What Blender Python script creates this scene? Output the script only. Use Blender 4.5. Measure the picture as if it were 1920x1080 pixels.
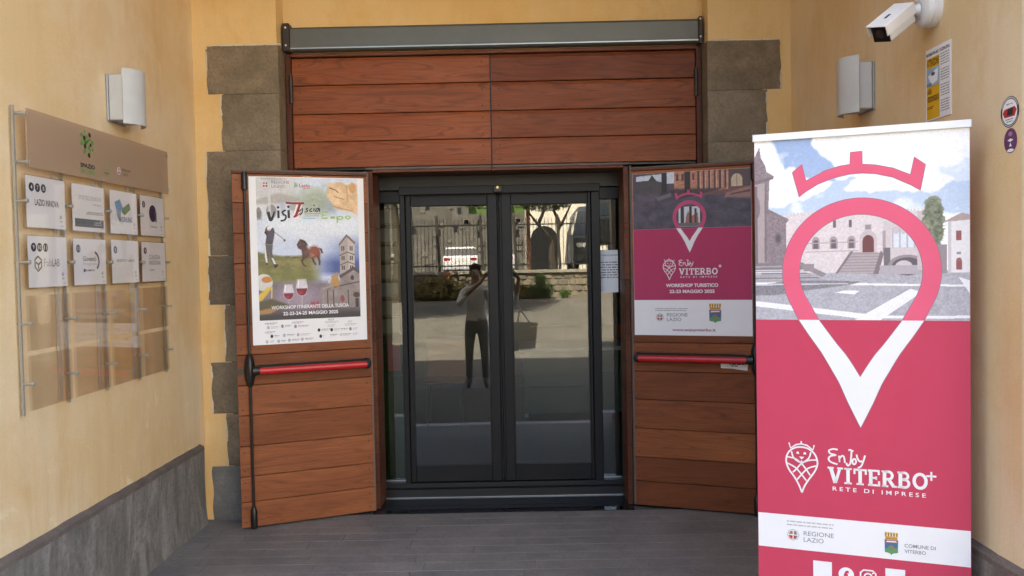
import bpy, bmesh, math, random
import numpy as np
from mathutils import Vector, Matrix
random.seed(7); RNG = np.random.RandomState(7)
for o in list(bpy.data.objects): bpy.data.objects.remove(o)
S = bpy.context.scene; COL = S.collection; R = math.radians; PI = math.pi

# ------------------------------------------------------------------ camera, sky, sun, exposure
cd = bpy.data.cameras.new('camera'); cam = bpy.data.objects.new('camera', cd); COL.objects.link(cam)
cd.sensor_width = 36; cd.lens = 36 * 1560 / 1920; cd.clip_start = .02; cd.clip_end = 3000
cam.matrix_world = (Matrix.Translation((0, -5.31, 1.62)) @ Matrix.Rotation(10/1560, 4, 'Z')
                    @ Matrix.Rotation(PI/2 - 48/1560, 4, 'X') @ Matrix.Rotation(-.02, 4, 'Z'))
S.camera = cam
W = bpy.data.worlds.new('World'); S.world = W; W.use_nodes = True
nt = W.node_tree; sky = nt.nodes.new('ShaderNodeTexSky'); sky.sky_type = 'NISHITA'; sky.sun_disc = False
SUN_EL, SUN_AZ = 57.0, -24.0            # azimuth measured from +Y (behind the building) towards -X
sky.sun_elevation = R(SUN_EL); sky.sun_rotation = R(SUN_AZ); sky.dust_density = 3.0; sky.air_density = .8; sky.ozone_density = .6
bg = nt.nodes['Background']; nt.links.new(sky.outputs[0], bg.inputs[0]); bg.inputs[1].default_value = .15
sl = bpy.data.lights.new('sun', 'SUN'); sl.energy = 4.2; sl.angle = R(.53); sl.color = (1, .95, .87)
so = bpy.data.objects.new('sun', sl); COL.objects.link(so)
sd = Vector((math.sin(R(SUN_AZ))*math.cos(R(SUN_EL)), math.cos(R(SUN_AZ))*math.cos(R(SUN_EL)), math.sin(R(SUN_EL))))
so.rotation_euler = sd.to_track_quat('Z', 'Y').to_euler(); so.location = (0, 0, 30)
vs = S.view_settings; vs.view_transform = 'Standard'; vs.look = 'None'; vs.gamma = 1; vs.exposure = 3.16; vs.use_white_balance = True; vs.white_balance_temperature = 7600; vs.white_balance_tint = 8
vs.use_curve_mapping = False
S.render.engine = 'CYCLES'; S.cycles.max_bounces = 9; S.cycles.diffuse_bounces = 6
S.cycles.transparent_max_bounces = 24; S.cycles.glossy_bounces = 6

# ------------------------------------------------------------------ materials
def lin(c): return tuple((v/12.92 if v <= .04045 else ((v+.055)/1.055)**2.4) for v in c)
def s8(r, g, b): return lin((r/255, g/255, b/255))
class NT:
    def __init__(s, name):
        s.m = bpy.data.materials.new(name); s.m.use_nodes = True; s.t = s.m.node_tree
        s.b = s.t.nodes['Principled BSDF']; s.out = s.t.nodes['Material Output']
    def n(s, kind, **kw):
        x = s.t.nodes.new('ShaderNode' + kind)
        for k, v in kw.items():
            if k in x.inputs: x.inputs[k].default_value = v
            else: setattr(x, k, v)
        return x
    def l(s, a, b): s.t.links.new(a, b)
    def coord(s, scale=(1, 1, 1), rnd=False):
        tc = s.n('TexCoord'); mp = s.n('Mapping'); mp.inputs['Scale'].default_value = scale
        s.l(tc.outputs['Object'], mp.inputs[0])
        if rnd:
            oi = s.n('ObjectInfo'); mu = s.n('VectorMath', operation='SCALE'); cv = s.n('CombineXYZ')
            for i, f in enumerate((13.7, 7.1, 29.3)):
                q = s.n('Math', operation='MULTIPLY'); q.inputs[1].default_value = f
                s.l(oi.outputs['Random'], q.inputs[0]); s.l(q.outputs[0], cv.inputs[i])
            s.l(cv.outputs[0], mp.inputs[1])
        return mp.outputs[0]
    def noise(s, vec, scale=5, detail=4, rough=.55, dist=0):
        x = s.n('TexNoise'); x.inputs['Scale'].default_value = scale; x.inputs['Detail'].default_value = detail
        x.inputs['Roughness'].default_value = rough; x.inputs['Distortion'].default_value = dist
        s.l(vec, x.inputs['Vector']); return x.outputs['Fac']
    def ramp(s, fac, stops):
        r = s.n('ValToRGB'); e = r.color_ramp.elements
        while len(e) < len(stops): e.new(.5)
        for i, (p, c) in enumerate(stops): e[i].position = p; e[i].color = (*c, 1) if len(c) == 3 else c
        s.l(fac, r.inputs[0]); return r.outputs[0]
    def mix(s, fac, a, b, kind='MIX'):
        x = s.n('Mix', data_type='RGBA', blend_type=kind)
        for v, i in ((fac, 0), (a, 6), (b, 7)):
            if hasattr(v, 'links') or hasattr(v, 'is_linked'): s.l(v, x.inputs[i])
            elif isinstance(v, (int, float)): x.inputs[i].default_value = v
            else: x.inputs[i].default_value = (*v, 1)
        return x.outputs[2]
    def math(s, op, a, b=0.):
        x = s.n('Math', operation=op)
        for v, i in ((a, 0), (b, 1)):
            if isinstance(v, (int, float)): x.inputs[i].default_value = v
            else: s.l(v, x.inputs[i])
        return x.outputs[0]
    def bump(s, h, strength=.3, dist=.01):
        x = s.n('Bump'); x.inputs['Strength'].default_value = strength; x.inputs['Distance'].default_value = dist
        s.l(h, x.inputs['Height']); s.l(x.outputs[0], s.b.inputs['Normal'])
    def set(s, col=None, rough=.6, metal=0., spec=None):
        if col is not None:
            if hasattr(col, 'is_linked'): s.l(col, s.b.inputs['Base Color'])
            else: s.b.inputs['Base Color'].default_value = (*col, 1)
        if hasattr(rough, 'is_linked'): s.l(rough, s.b.inputs['Roughness'])
        else: s.b.inputs['Roughness'].default_value = rough
        s.b.inputs['Metallic'].default_value = metal
        if spec is not None: s.b.inputs['Specular IOR Level'].default_value = spec
        return s.m
MC = {}
def flat(c, rough=.55, metal=0., spec=None, grain=0.06):
    """plain paint or print of one colour with a slight uneven tone"""
    k = (tuple(round(v, 4) for v in c), rough, metal, spec, grain)
    if k not in MC:
        t = NT('paint'); v = t.coord()
        n = t.noise(v, 9, 3)
        lo = tuple(x*(1-grain) for x in c); hi = tuple(min(1, x*(1+grain)) for x in c)
        MC[k] = t.set(t.ramp(n, [(.3, lo), (.7, hi)]), rough, metal, spec)
    return MC[k]
def plaster(name, base, pale, rust):
    t = NT(name); v = t.coord()
    a = t.noise(v, 1.1, 5, .6); b = t.noise(t.coord((1, 1, .45)), 2.3, 6, .65, .6); c = t.noise(v, 60, 4, .7)
    col = t.mix(t.ramp(a, [(.40, (0, 0, 0)), (.60, (1, 1, 1))]), base, pale)
    col = t.mix(t.ramp(b, [(.52, (0, 0, 0)), (.78, (.75, .75, .75))]), col, rust)
    tc = t.n('TexCoord'); sp = t.n('SeparateXYZ'); t.l(tc.outputs['Object'], sp.inputs[0])
    # worn pale lime patches low on the wall
    d = t.noise(v, 3.4, 6, .7, .8)
    low = t.n('MapRange'); low.inputs[1].default_value = 1.5; low.inputs[2].default_value = .2; t.l(sp.outputs[2], low.inputs[0])
    pf = t.math('MULTIPLY', t.ramp(d, [(.6, (0, 0, 0)), (.66, (1, 1, 1))]), low.outputs[0])
    col = t.mix(t.math('MULTIPLY', pf, .55), col, tuple(min(1, x*1.25+.08) for x in pale))
    sm = t.noise(t.coord((1, 1, .12)), 14, 3); col = t.mix(t.math('MULTIPLY', t.ramp(sm, [(.5, (0, 0, 0)), (.8, (1, 1, 1))]), .09), col, (.25, .17, .09))
    dr = t.noise(t.coord((1, 1, .05)), 26, 4, .7); lowd = t.n('MapRange'); lowd.inputs[1].default_value = 1.1; lowd.inputs[2].default_value = .35; t.l(sp.outputs[2], lowd.inputs[0])
    col = t.mix(t.math('MULTIPLY', t.math('MULTIPLY', t.ramp(dr, [(.5, (0, 0, 0)), (.72, (1, 1, 1))]), lowd.outputs[0]), .22), col, (.36, .25, .15))
    sc = t.noise(t.coord((1, 1, 2.5)), 9, 6, .75, 1.5); col = t.mix(t.math('MULTIPLY', t.ramp(sc, [(.64, (0, 0, 0)), (.70, (1, 1, 1))]), .22), col, tuple(min(1, x*1.1+.1) for x in pale))
    cr = t.noise(v, 160, 2); col = t.mix(.07, col, t.ramp(cr, [(.35, (.1, .07, .04)), (.6, (.8, .65, .4))]))
    t.bump(t.math('ADD', t.math('MULTIPLY', a, 2.2), t.math('MULTIPLY', c, .3)), .35, .012)
    return t.set(col, .88, 0, .25)
def stone(name, a, b, c, sc=6, streak=False, rough=.85, bump=.5, var=1.):
    t = NT(name); v = t.coord((1, 1, 1), True); w = t.coord((1, 1, .13), True) if streak else v
    n1 = t.noise(w, sc, 8, .65, .5); n2 = t.noise(v, sc*9, 5, .7); n3 = t.noise(v, sc*.4, 3)
    col = t.ramp(n1, [(.3, a), (.52, b), (.75, c)])
    col = t.mix(t.ramp(n2, [(.3, (.55, .55, .55)), (.55, (0, 0, 0))]), col, tuple(x*.45 for x in a))
    col = t.mix(t.ramp(n2, [(.66, (0, 0, 0)), (.74, (.5, .5, .5))]), col, tuple(min(1, x*1.7) for x in c))
    col = t.mix(.35, col, t.ramp(n3, [(.3, a), (.7, c)]))
    oi = t.n('ObjectInfo'); col = t.mix(var, col, t.ramp(oi.outputs['Random'], [(0, (.72, .72, .74)), (.5, (1, .98, .95)), (1, (1.16, 1.1, 1.0))]), 'MULTIPLY')
    t.bump(t.math('ADD', n2, t.math('MULTIPLY', n1, 1.5)), bump, .012)
    return t.set(col, rough, 0, .3)
def wood(name, dark, mid, light, bands=30, rough=.42, line=.8):
    t = NT(name); v = t.coord((.5, 3, 5.5), True)
    n = t.noise(v, 1.0, 2.2, .45, .25)
    ring = t.math('SINE', t.math('MULTIPLY', n, bands*3.0))
    ring2 = t.math('SINE', t.math('MULTIPLY', n, bands*7.3))
    fib = t.noise(t.coord((5, 40, 260), True), 1, 3, .6)
    bl = t.noise(t.coord((1.2, 4, 5), True), 1.3, 4, .6)
    col = t.mix(t.ramp(bl, [(.3, (0, 0, 0)), (.72, (1, 1, 1))]), mid, light)
    oi = t.n('ObjectInfo'); tone = t.ramp(oi.outputs['Random'], [(0, (.66, .60, .58)), (.45, (.95, .93, .93)), (.7, (1.02, 1.05, 1.1)), (1, (1.2, 1.12, .95))])
    col = t.mix(1., col, tone, 'MULTIPLY')
    lf = t.math('MULTIPLY', t.ramp(ring, [(.72, (0, 0, 0)), (1, (1, 1, 1))]), line*.38)
    col = t.mix(lf, col, dark)
    col = t.mix(t.math('MULTIPLY', t.ramp(ring2, [(.5, (0, 0, 0)), (1, (1, 1, 1))]), .13), col, dark)
    col = t.mix(t.math('MULTIPLY', t.ramp(fib, [(.35, (1, 1, 1)), (.6, (0, 0, 0))]), .35), col, dark)
    st = t.noise(t.coord((3, 3, 9), True), 1.7, 5, .7)   # weather stains
    col = t.mix(t.math('MULTIPLY', t.ramp(st, [(.6, (0, 0, 0)), (.75, (1, 1, 1))]), .55), col, tuple(x*.7 for x in dark))
    t.bump(t.math('ADD', fib, t.math('MULTIPLY', ring, .3)), .12, .004)
    return t.set(col, t.ramp(bl, [(.2, (rough+.12,)*3), (.8, (rough-.05,)*3)]), 0, .22)
def glass(name, refl, tint, rough=.0):
    t = NT(name); tr = t.n('BsdfTransparent'); tr.inputs[0].default_value = (*tint, 1)
    gl = t.n('BsdfGlossy'); gl.inputs['Roughness'].default_value = rough
    lw = t.n('LayerWeight'); lw.inputs['Blend'].default_value = .5
    f = t.math('MULTIPLY_ADD', t.math('POWER', lw.outputs['Facing'], 5.), 1-refl); f.node.inputs[2].default_value = refl
    mx = t.n('MixShader'); t.l(f, mx.inputs[0]); t.l(tr.outputs[0], mx.inputs[1]); t.l(gl.outputs[0], mx.inputs[2])
    t.l(mx.outputs[0], t.out.inputs[0]); return t.m
def printed(name='print'):
    t = NT(name); a = t.n('VertexColor'); a.layer_name = 'Col'
    return t.set(a.outputs[0], .5)
M = {}
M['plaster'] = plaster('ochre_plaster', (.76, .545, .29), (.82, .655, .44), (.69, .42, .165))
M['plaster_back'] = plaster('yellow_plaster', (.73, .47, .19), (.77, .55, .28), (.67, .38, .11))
M['plaster_pale'] = plaster('pale_plaster', (.72, .60, .38), (.76, .66, .46), (.66, .46, .2))
M['quoin'] = stone('brown_tuff', (.14, .115, .086), (.235, .195, .148), (.345, .29, .225), 6, bump=1.)
M['quoin_grey'] = stone('grey_cement', (.13, .13, .13), (.19, .19, .185), (.27, .265, .26), 9)
t = NT('grey_plinth'); w1 = t.noise(t.coord((1, 1, .33)), 8, 8, .65, 1.2); w2 = t.noise(t.coord(), 38, 6, .75); w3 = t.noise(t.coord((1, 1, .5)), 2.2, 4)
col = t.ramp(w1, [(.34, (.15, .14, .125)), (.5, (.225, .21, .19)), (.66, (.33, .31, .285))]); col = t.mix(t.ramp(w2, [(.34, (.55, .55, .55)), (.5, (0, 0, 0))]), col, (.10, .092, .08)); col = t.mix(t.ramp(w2, [(.6, (0, 0, 0)), (.72, (.4, .4, .4))]), col, (.45, .43, .40))
col = t.mix(t.ramp(w3, [(.35, (.45, .45, .45)), (.65, (0, 0, 0))]), col, (.15, .135, .115)); t.bump(t.math('ADD', w2, w1), .6, .01); M['plinth'] = t.set(col, .85, 0, .25)
M['plinth_band'] = stone('brown_band', (.13, .105, .09), (.20, .165, .145), (.28, .24, .21), 12)
M['plank_tile'] = stone('grey_plank_tile', (.195, .184, .178), (.235, .222, .214), (.28, .266, .257), 5, rough=.6, bump=.2, var=.28)
_t = M['plank_tile'].node_tree; _b = _t.nodes['Principled BSDF']; _src = _b.inputs['Base Color'].links[0].from_socket
_g = _t.nodes.new('ShaderNodeNewGeometry'); _n = _t.nodes.new('ShaderNodeTexNoise'); _n.inputs['Scale'].default_value = 1.7; _n.inputs['Detail'].default_value = 7; _n.inputs['Roughness'].default_value = .65; _t.links.new(_g.outputs['Position'], _n.inputs['Vector'])
_r = _t.nodes.new('ShaderNodeValToRGB'); _r.color_ramp.elements[0].position = .34; _r.color_ramp.elements[0].color = (.76, .755, .75, 1); _r.color_ramp.elements[1].position = .62; _r.color_ramp.elements[1].color = (1.08, 1.06, 1.03, 1); _t.links.new(_n.outputs['Fac'], _r.inputs[0])
_m = _t.nodes.new('ShaderNodeMix'); _m.data_type = 'RGBA'; _m.blend_type = 'MULTIPLY'; _m.inputs[0].default_value = 1; _t.links.new(_src, _m.inputs[6]); _t.links.new(_r.outputs[0], _m.inputs[7]); _t.links.new(_m.outputs[2], _b.inputs['Base Color'])
M['black_stone'] = flat((.012, .013, .016), .06, 0, .6)
M['asphalt'] = stone('asphalt', (.085, .081, .076), (.125, .12, .11), (.18, .17, .155), 3, rough=.9)
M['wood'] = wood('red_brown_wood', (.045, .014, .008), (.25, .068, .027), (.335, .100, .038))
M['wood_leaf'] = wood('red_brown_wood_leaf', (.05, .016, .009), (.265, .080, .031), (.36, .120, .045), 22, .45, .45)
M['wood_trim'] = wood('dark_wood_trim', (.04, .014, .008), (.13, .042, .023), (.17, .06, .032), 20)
M['gasket'] = flat((.12, .095, .08), .6)
M['steel'] = flat((.115, .12, .112), .42, .3)
M['steel_edge'] = flat((.38, .39, .37), .3, .7)
M['dark_steel'] = flat((.05, .04, .036), .5, .4)
M['anthracite'] = flat((.011, .011, .0125), .45, 0, .3)
M['anthracite_dark'] = flat((.008, .008, .009), .45)
M['alu'] = flat((.6, .6, .6), .3, .9)
M['lamp'] = flat((.50, .51, .50), .55, .0)
M['black'] = flat((.012, .012, .012), .35)
M['rubber'] = flat((.015, .015, .015), .7)
M['red_bar'] = flat((.50, .012, .02), .3)
M['white'] = flat((.8, .8, .8), .5)
M['paper'] = flat((.85, .855, .88), .55, grain=.02)
M['ink'] = flat((.02, .02, .025), .6)
M['grey_ink'] = flat((.25, .25, .27), .6)
M['light_ink'] = flat((.48, .48, .50), .6)
M['crimson'] = flat(s8(198, 67, 94), .6, 0, .25, .02)
M['pink'] = flat(s8(228, 98, 128), .6, 0, .25, .02)
M['magenta'] = flat(s8(184, 66, 104), .6, 0, .2, .02)
M['cloth_white'] = flat((.82, .83, .86), .6, 0, .25, .01)
M['outline'] = flat(s8(150, 110, 125), .6)
M['green'] = flat((.09, .30, .06), .5)
M['print'] = printed()
M['glass'] = glass('door_glass', .105, (.80, .84, .82))
M['acrylic'] = glass('clear_acrylic', .03, (.98, .965, .95), .03)
t = NT('frosted_acrylic'); tr = t.n('BsdfTransparent'); tr.inputs[0].default_value = (.80, .72, .66, 1)
mx = t.n('MixShader'); mx.inputs[0].default_value = .50; t.set((.62, .46, .32), .28); t.l(tr.outputs[0], mx.inputs[1]); t.l(t.b.outputs[0], mx.inputs[2]); t.l(mx.outputs[0], t.out.inputs[0]); M['frosted'] = t.m

# ------------------------------------------------------------------ mesh helpers
def link(name, me, parent=None, mat=None):
    o = bpy.data.objects.new(name, me); COL.objects.link(o)
    if parent is not None: o.parent = parent
    if mat is not None and me is not None: me.materials.append(mat)
    return o
def tag(o, label=None, cat=None, group=None, kind=None):
    for k, v in (('label', label), ('category', cat), ('group', group), ('kind', kind)):
        if v: o[k] = v
    return o
def empty(name, loc, rz=0):
    o = link(name, None); o.location = loc; o.rotation_euler = (0, 0, rz); o.empty_display_size = .1; return o
def thing(name, label, cat, loc=(0, 0, 0), rz=0, group=None): return tag(empty(name, loc, rz), label, cat, group)
class B:
    def __init__(s): s.bm = bmesh.new()
    def add(s, vs, fs):
        v = [s.bm.verts.new(p) for p in vs]
        for f in fs:
            try: s.bm.faces.new([v[i] for i in f])
            except ValueError: pass
        return v
    def box(s, x0, x1, y0, y1, z0, z1, bevel=0, seg=1):
        if x1 < x0: x0, x1 = x1, x0
        if y1 < y0: y0, y1 = y1, y0
        if z1 < z0: z0, z1 = z1, z0
        v = s.add([(x, y, z) for z in (z0, z1) for y in (y0, y1) for x in (x0, x1)],
                  [(0, 2, 3, 1), (4, 5, 7, 6), (0, 1, 5, 4), (2, 6, 7, 3), (0, 4, 6, 2), (1, 3, 7, 5)])
        if bevel:
            ed = list({e for q in v for e in q.link_edges})
            bmesh.ops.bevel(s.bm, geom=ed, offset=bevel, segments=seg, affect='EDGES', profile=.5)
        return s
    def prism(s, poly, axis, a, b):
        """poly in the two other axes (x,y)->for axis z, (x,z) for axis y, (y,z) for axis x"""
        def P(u, w, k): return (u, w, k) if axis == 2 else ((u, k, w) if axis == 1 else (k, u, w))
        n = len(poly); vs = [P(*p, a) for p in poly] + [P(*p, b) for p in poly]
        s.add(vs, [tuple(range(n))[::-1], tuple(range(n, 2*n))] + [(i, (i+1) % n, n+(i+1) % n, n+i) for i in range(n)])
        bmesh.ops.recalc_face_normals(s.bm, faces=s.bm.faces); return s
    def tube(s, pts, rad, n=10, cap=True):
        pts = [Vector(p) for p in pts]; rad = rad if hasattr(rad, '__len__') else [rad]*len(pts); rings = []
        for i, p in enumerate(pts):
            d = (pts[min(i+1, len(pts)-1)] - pts[max(i-1, 0)]).normalized()
            u = d.cross(Vector((0, 0, 1)) if abs(d.z) < .9 else Vector((1, 0, 0))).normalized(); w = d.cross(u)
            rings.append([s.bm.verts.new(p + rad[i]*(math.cos(2*PI*k/n)*u + math.sin(2*PI*k/n)*w)) for k in range(n)])
        for a, b in zip(rings, rings[1:]):
            for k in range(n): s.bm.faces.new((a[k], b[k], b[(k+1) % n], a[(k+1) % n]))
        if cap: s.bm.faces.new(rings[0]); s.bm.faces.new(rings[-1][::-1])
        bmesh.ops.recalc_face_normals(s.bm, faces=s.bm.faces); return s
    def obj(s, name, mat, parent=None, smooth=False):
        me = bpy.data.meshes.new(name); s.bm.to_mesh(me); s.bm.free()
        if smooth:
            me.polygons.foreach_set('use_smooth', [True]*len(me.polygons))
            try: me.set_sharp_from_angle(angle=R(40))
            except Exception: pass
        return link(name, me, parent, mat)
def bx(name, mat, parent, x0, x1, y0, y1, z0, z1, bevel=0, seg=1, smooth=False):
    return B().box(x0, x1, y0, y1, z0, z1, bevel, seg).obj(name, mat, parent, smooth)
def pymesh(name, vs, fs, mat, parent=None):
    me = bpy.data.meshes.new(name); me.from_pydata(vs, [], fs); me.update(); return link(name, me, parent, mat)

# a flat thing standing or hanging on a plane: local x to the viewer's right, z up, -y towards the viewer
class Flat:
    def __init__(s, name, plane, x0, z0, off=0., label=None, cat=None, group=None):
        ox, oy, deg = plane; a = R(deg)
        s.o = thing(name, label, cat, (ox+math.cos(a)*x0+math.sin(a)*off, oy+math.sin(a)*x0-math.cos(a)*off, z0), a, group)
        s.x0, s.z0 = x0, z0
    def poly(s, name, polys, mat, y, parent=None):
        vs, fs = [], []
        for p in polys:
            if sum(p[i][0]*p[(i+1) % len(p)][1]-p[(i+1) % len(p)][0]*p[i][1] for i in range(len(p))) < 0: p = p[::-1]
            fs.append(tuple(range(len(vs), len(vs)+len(p)))); vs += [(q[0]-s.x0, -y, q[1]-s.z0) for q in p]
        return pymesh(name, vs, fs, mat, parent or s.o)
    def rect(s, name, x0, x1, z0, z1, mat, y, parent=None):
        return s.poly(name, [[(x0, z0), (x1, z0), (x1, z1), (x0, z1)]], mat, y, parent)
    def slab(s, name, x0, x1, z0, z1, y0, y1, mat, parent=None, bevel=0):
        return bx(name, mat, parent or s.o, x0-s.x0, x1-s.x0, -y1, -y0, z0-s.z0, z1-s.z0, bevel)
    def disc(s, name, cs, mat, y, parent=None, n=20):
        return s.poly(name, [[(c[0]+c[2]*math.cos(2*PI*k/n), c[1]+(c[3] if len(c) > 3 else c[2])*math.sin(2*PI*k/n)) for k in range(n)] for c in cs], mat, y, parent)
    def stroke(s, name, lines, mat, y, parent=None):
        return s.poly(name, strokes(lines), mat, y, parent)
    def text(s, txt, x0, x1, z0, z1, mat, y, bold=0., shear=0., parent=None, name='lettering', font=None):
        cu = bpy.data.curves.new('t', 'FONT'); cu.body = txt; cu.offset = bold; cu.shear = shear; cu.resolution_u = 3; cu.space_line = .95
        to = bpy.data.objects.new('t', cu); COL.objects.link(to)
        me = bpy.data.meshes.new_from_object(to); bpy.data.objects.remove(to); bpy.data.curves.remove(cu)
        n = len(me.vertices); co = np.zeros(n*3); me.vertices.foreach_get('co', co); co = co.reshape(-1, 3)
        if n:
            a, b = co[:, :2].min(0), co[:, :2].max(0); q = (co[:, :2]-a)/np.maximum(b-a, 1e-6)
            out = np.stack([x0-s.x0+q[:, 0]*(x1-x0), np.full(n, -y), z0-s.z0+q[:, 1]*(z1-z0)], 1)
            me.vertices.foreach_set('co', out.ravel())
        me.materials.clear(); me.update(); return link(name, me, parent or s.o, mat)
    def canvas(s, name, cv, x0, x1, z0, z1, y, parent=None):
        h, w, _ = cv.a.shape
        X, Z = np.meshgrid(np.linspace(x0-s.x0, x1-s.x0, w), np.linspace(z1-s.z0, z0-s.z0, h))
        co = np.stack([X, np.full_like(X, -y), Z], -1).reshape(-1, 3)
        i = np.arange(h*w).reshape(h, w); f = np.stack([i[1:, :-1], i[1:, 1:], i[:-1, 1:], i[:-1, :-1]], -1).reshape(-1, 4)
        me = bpy.data.meshes.new(name); me.vertices.add(len(co)); me.vertices.foreach_set('co', co.ravel())
        me.loops.add(f.size); me.loops.foreach_set('vertex_index', f.ravel().astype(np.int32))
        me.polygons.add(len(f)); me.polygons.foreach_set('loop_start', np.arange(0, f.size, 4, dtype=np.int32))
        me.update(calc_edges=True); at = me.color_attributes.new('Col', 'FLOAT_COLOR', 'POINT')
        c = np.clip(cv.a, 0, 1); c = np.where(c <= .04045, c/12.92, ((c+.055)/1.055)**2.4)
        at.data.foreach_set('color', np.concatenate([c.reshape(-1, 3), np.ones((h*w, 1))], 1).astype(np.float32).ravel())
        return link(name, me, parent or s.o, M['print'])
def strokes(lines):
    """each line: (points, width) or (points, [widths]) -> one quad per segment plus round-ish joints"""
    out = []
    for pts, w in lines:
        ws = w if hasattr(w, '__len__') else [w]*len(pts); L, Rr = [], []
        for i, p in enumerate(pts):
            a, b = pts[max(i-1, 0)], pts[min(i+1, len(pts)-1)]; dx, dy = b[0]-a[0], b[1]-a[1]; n = math.hypot(dx, dy) or 1
            L.append((p[0]-dy/n*ws[i]/2, p[1]+dx/n*ws[i]/2)); Rr.append((p[0]+dy/n*ws[i]/2, p[1]-dx/n*ws[i]/2))
        out += [[L[i], Rr[i], Rr[i+1], L[i+1]] for i in range(len(pts)-1)]
    return out
def arc(cx, cz, rx, rz, a0, a1, n=14): return [(cx+rx*math.cos(R(a0+(a1-a0)*k/n)), cz+rz*math.sin(R(a0+(a1-a0)*k/n))) for k in range(n+1)]
def spline(p, n=6):
    out = []
    for i in range(len(p)-1):
        a, b, c, d = p[max(i-1, 0)], p[i], p[i+1], p[min(i+2, len(p)-1)]
        for k in range(n):
            t = k/n; out.append(tuple(.5*(2*b[j]+(c[j]-a[j])*t+(2*a[j]-5*b[j]+4*c[j]-d[j])*t*t+(3*b[j]-a[j]-3*c[j]+d[j])*t**3) for j in (0, 1)))
    return out+[p[-1]]
class Canvas:
    """a picture printed on a flat sheet: colours computed per grid point, u right, v down"""
    def __init__(s, w, h, c=(255, 255, 255)):
        s.w, s.h = w, h; s.a = np.ones((h, w, 3))*np.array(c)/255.; s.U, s.V = np.meshgrid(np.linspace(0, 1, w), np.linspace(0, 1, h))
    def noise(s, fx, fy, oct=4, seed=0):
        r = np.random.RandomState(seed); out = np.zeros((s.h, s.w)); amp = 1.; tot = 0
        for o in range(oct):
            gx, gy = int(fx*2**o)+2, int(fy*2**o)+2; g = r.rand(gy+1, gx+1)
            x, y = s.U*(gx-1), s.V*(gy-1); i, j = x.astype(int), y.astype(int); f, k = x-i, y-j
            f, k = f*f*(3-2*f), k*k*(3-2*k)
            out += amp*((g[j, i]*(1-f)+g[j, i+1]*f)*(1-k)+(g[j+1, i]*(1-f)+g[j+1, i+1]*f)*k); tot += amp; amp *= .55
        return out/tot
    def put(s, m, c, al=1.):
        c = np.array(c)/255. if not (isinstance(c, np.ndarray) and c.ndim == 3) else c
        m = np.clip(m*al, 0, 1)[..., None]; s.a = s.a*(1-m)+c*m; return s
    def inside(s, p):
        m = np.zeros((s.h, s.w), bool); n = len(p)
        for i in range(n):
            (x0, y0), (x1, y1) = p[i], p[(i+1) % n]
            if y0 == y1: continue
            c = (y0 > s.V) != (y1 > s.V); m ^= c & (s.U < (x1-x0)*(s.V-y0)/(y1-y0)+x0)
        return m.astype(float)
    def poly(s, p, c, al=1., soft=0): m = s.inside(p); return s.put(s.blur(m, soft) if soft else m, c, al)
    def rect(s, u0, v0, u1, v1, c, al=1., soft=0): return s.poly([(u0, v0), (u1, v0), (u1, v1), (u0, v1)], c, al, soft)
    def ell(s, u, v, a, b, c, al=1., soft=.0):
        d = np.sqrt(((s.U-u)/a)**2+((s.V-v)/b)**2); return s.put(np.clip((1-d)/max(soft, .02)+.5, 0, 1), c, al)
    def line(s, pts, wd, c, al=1.):
        asp = s.h/s.w
        for (x0, y0), (x1, y1) in zip(pts, pts[1:]):
            dx, dy = x1-x0, (y1-y0)*asp; L = dx*dx+dy*dy+1e-9
            t = np.clip(((s.U-x0)*dx+(s.V-y0)*asp*dy)/L, 0, 1); d = np.hypot(s.U-x0-t*dx, (s.V-y0)*asp-t*dy)
            s.put(np.clip((wd/2-d)*s.w+.5, 0, 1), c, al)
        return s
    def blur(s, m, k):
        k = int(k)
        for ax in (0, 1):
            p = np.pad(m, [(k, k) if i == ax else (0, 0) for i in range(2)], mode='edge'); c = np.cumsum(p, ax)
            z = np.zeros_like(np.take(c, [0], ax)); c = np.concatenate([z, c], ax); n = 2*k+1
            m = (np.take(c, range(n, c.shape[ax]), ax)-np.take(c, range(0, c.shape[ax]-n), ax))/n
        return m
    def grain(s, amt, seed=3, f=60): s.a = s.a*(1+amt*(s.noise(f, f, 2, seed)-.5)[..., None]); return s

# ------------------------------------------------------------------ ground, road, building
XL, XR, YM, ZC = -2.03, 1.755, -2.42, 3.95           # porch: side walls, mouth, ceiling
prof = [(260, -.06), (-2.62, -.06), (-2.66, -.022), (-10, -.03), (-14, .22), (-21.3, 1.06), (-21.75, 1.10), (-21.8, 1.93), (-30, 2.0), (-60, 2.2), (-900, 6)]
xs = [-600, -60, -20, -8, -4, -2, 0, 2, 4, 8, 20, 60, 600]
vs_ = [(x, y, z) for (y, z) in prof for x in xs]; nx = len(xs)
g = pymesh('ground', vs_, [(j*nx+i, (j+1)*nx+i, (j+1)*nx+i+1, j*nx+i+1) for j in range(len(prof)-1) for i in range(nx-1)], M['asphalt'])
tag(g, 'grey asphalt street rising towards the stone wall', kind='structure')

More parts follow.
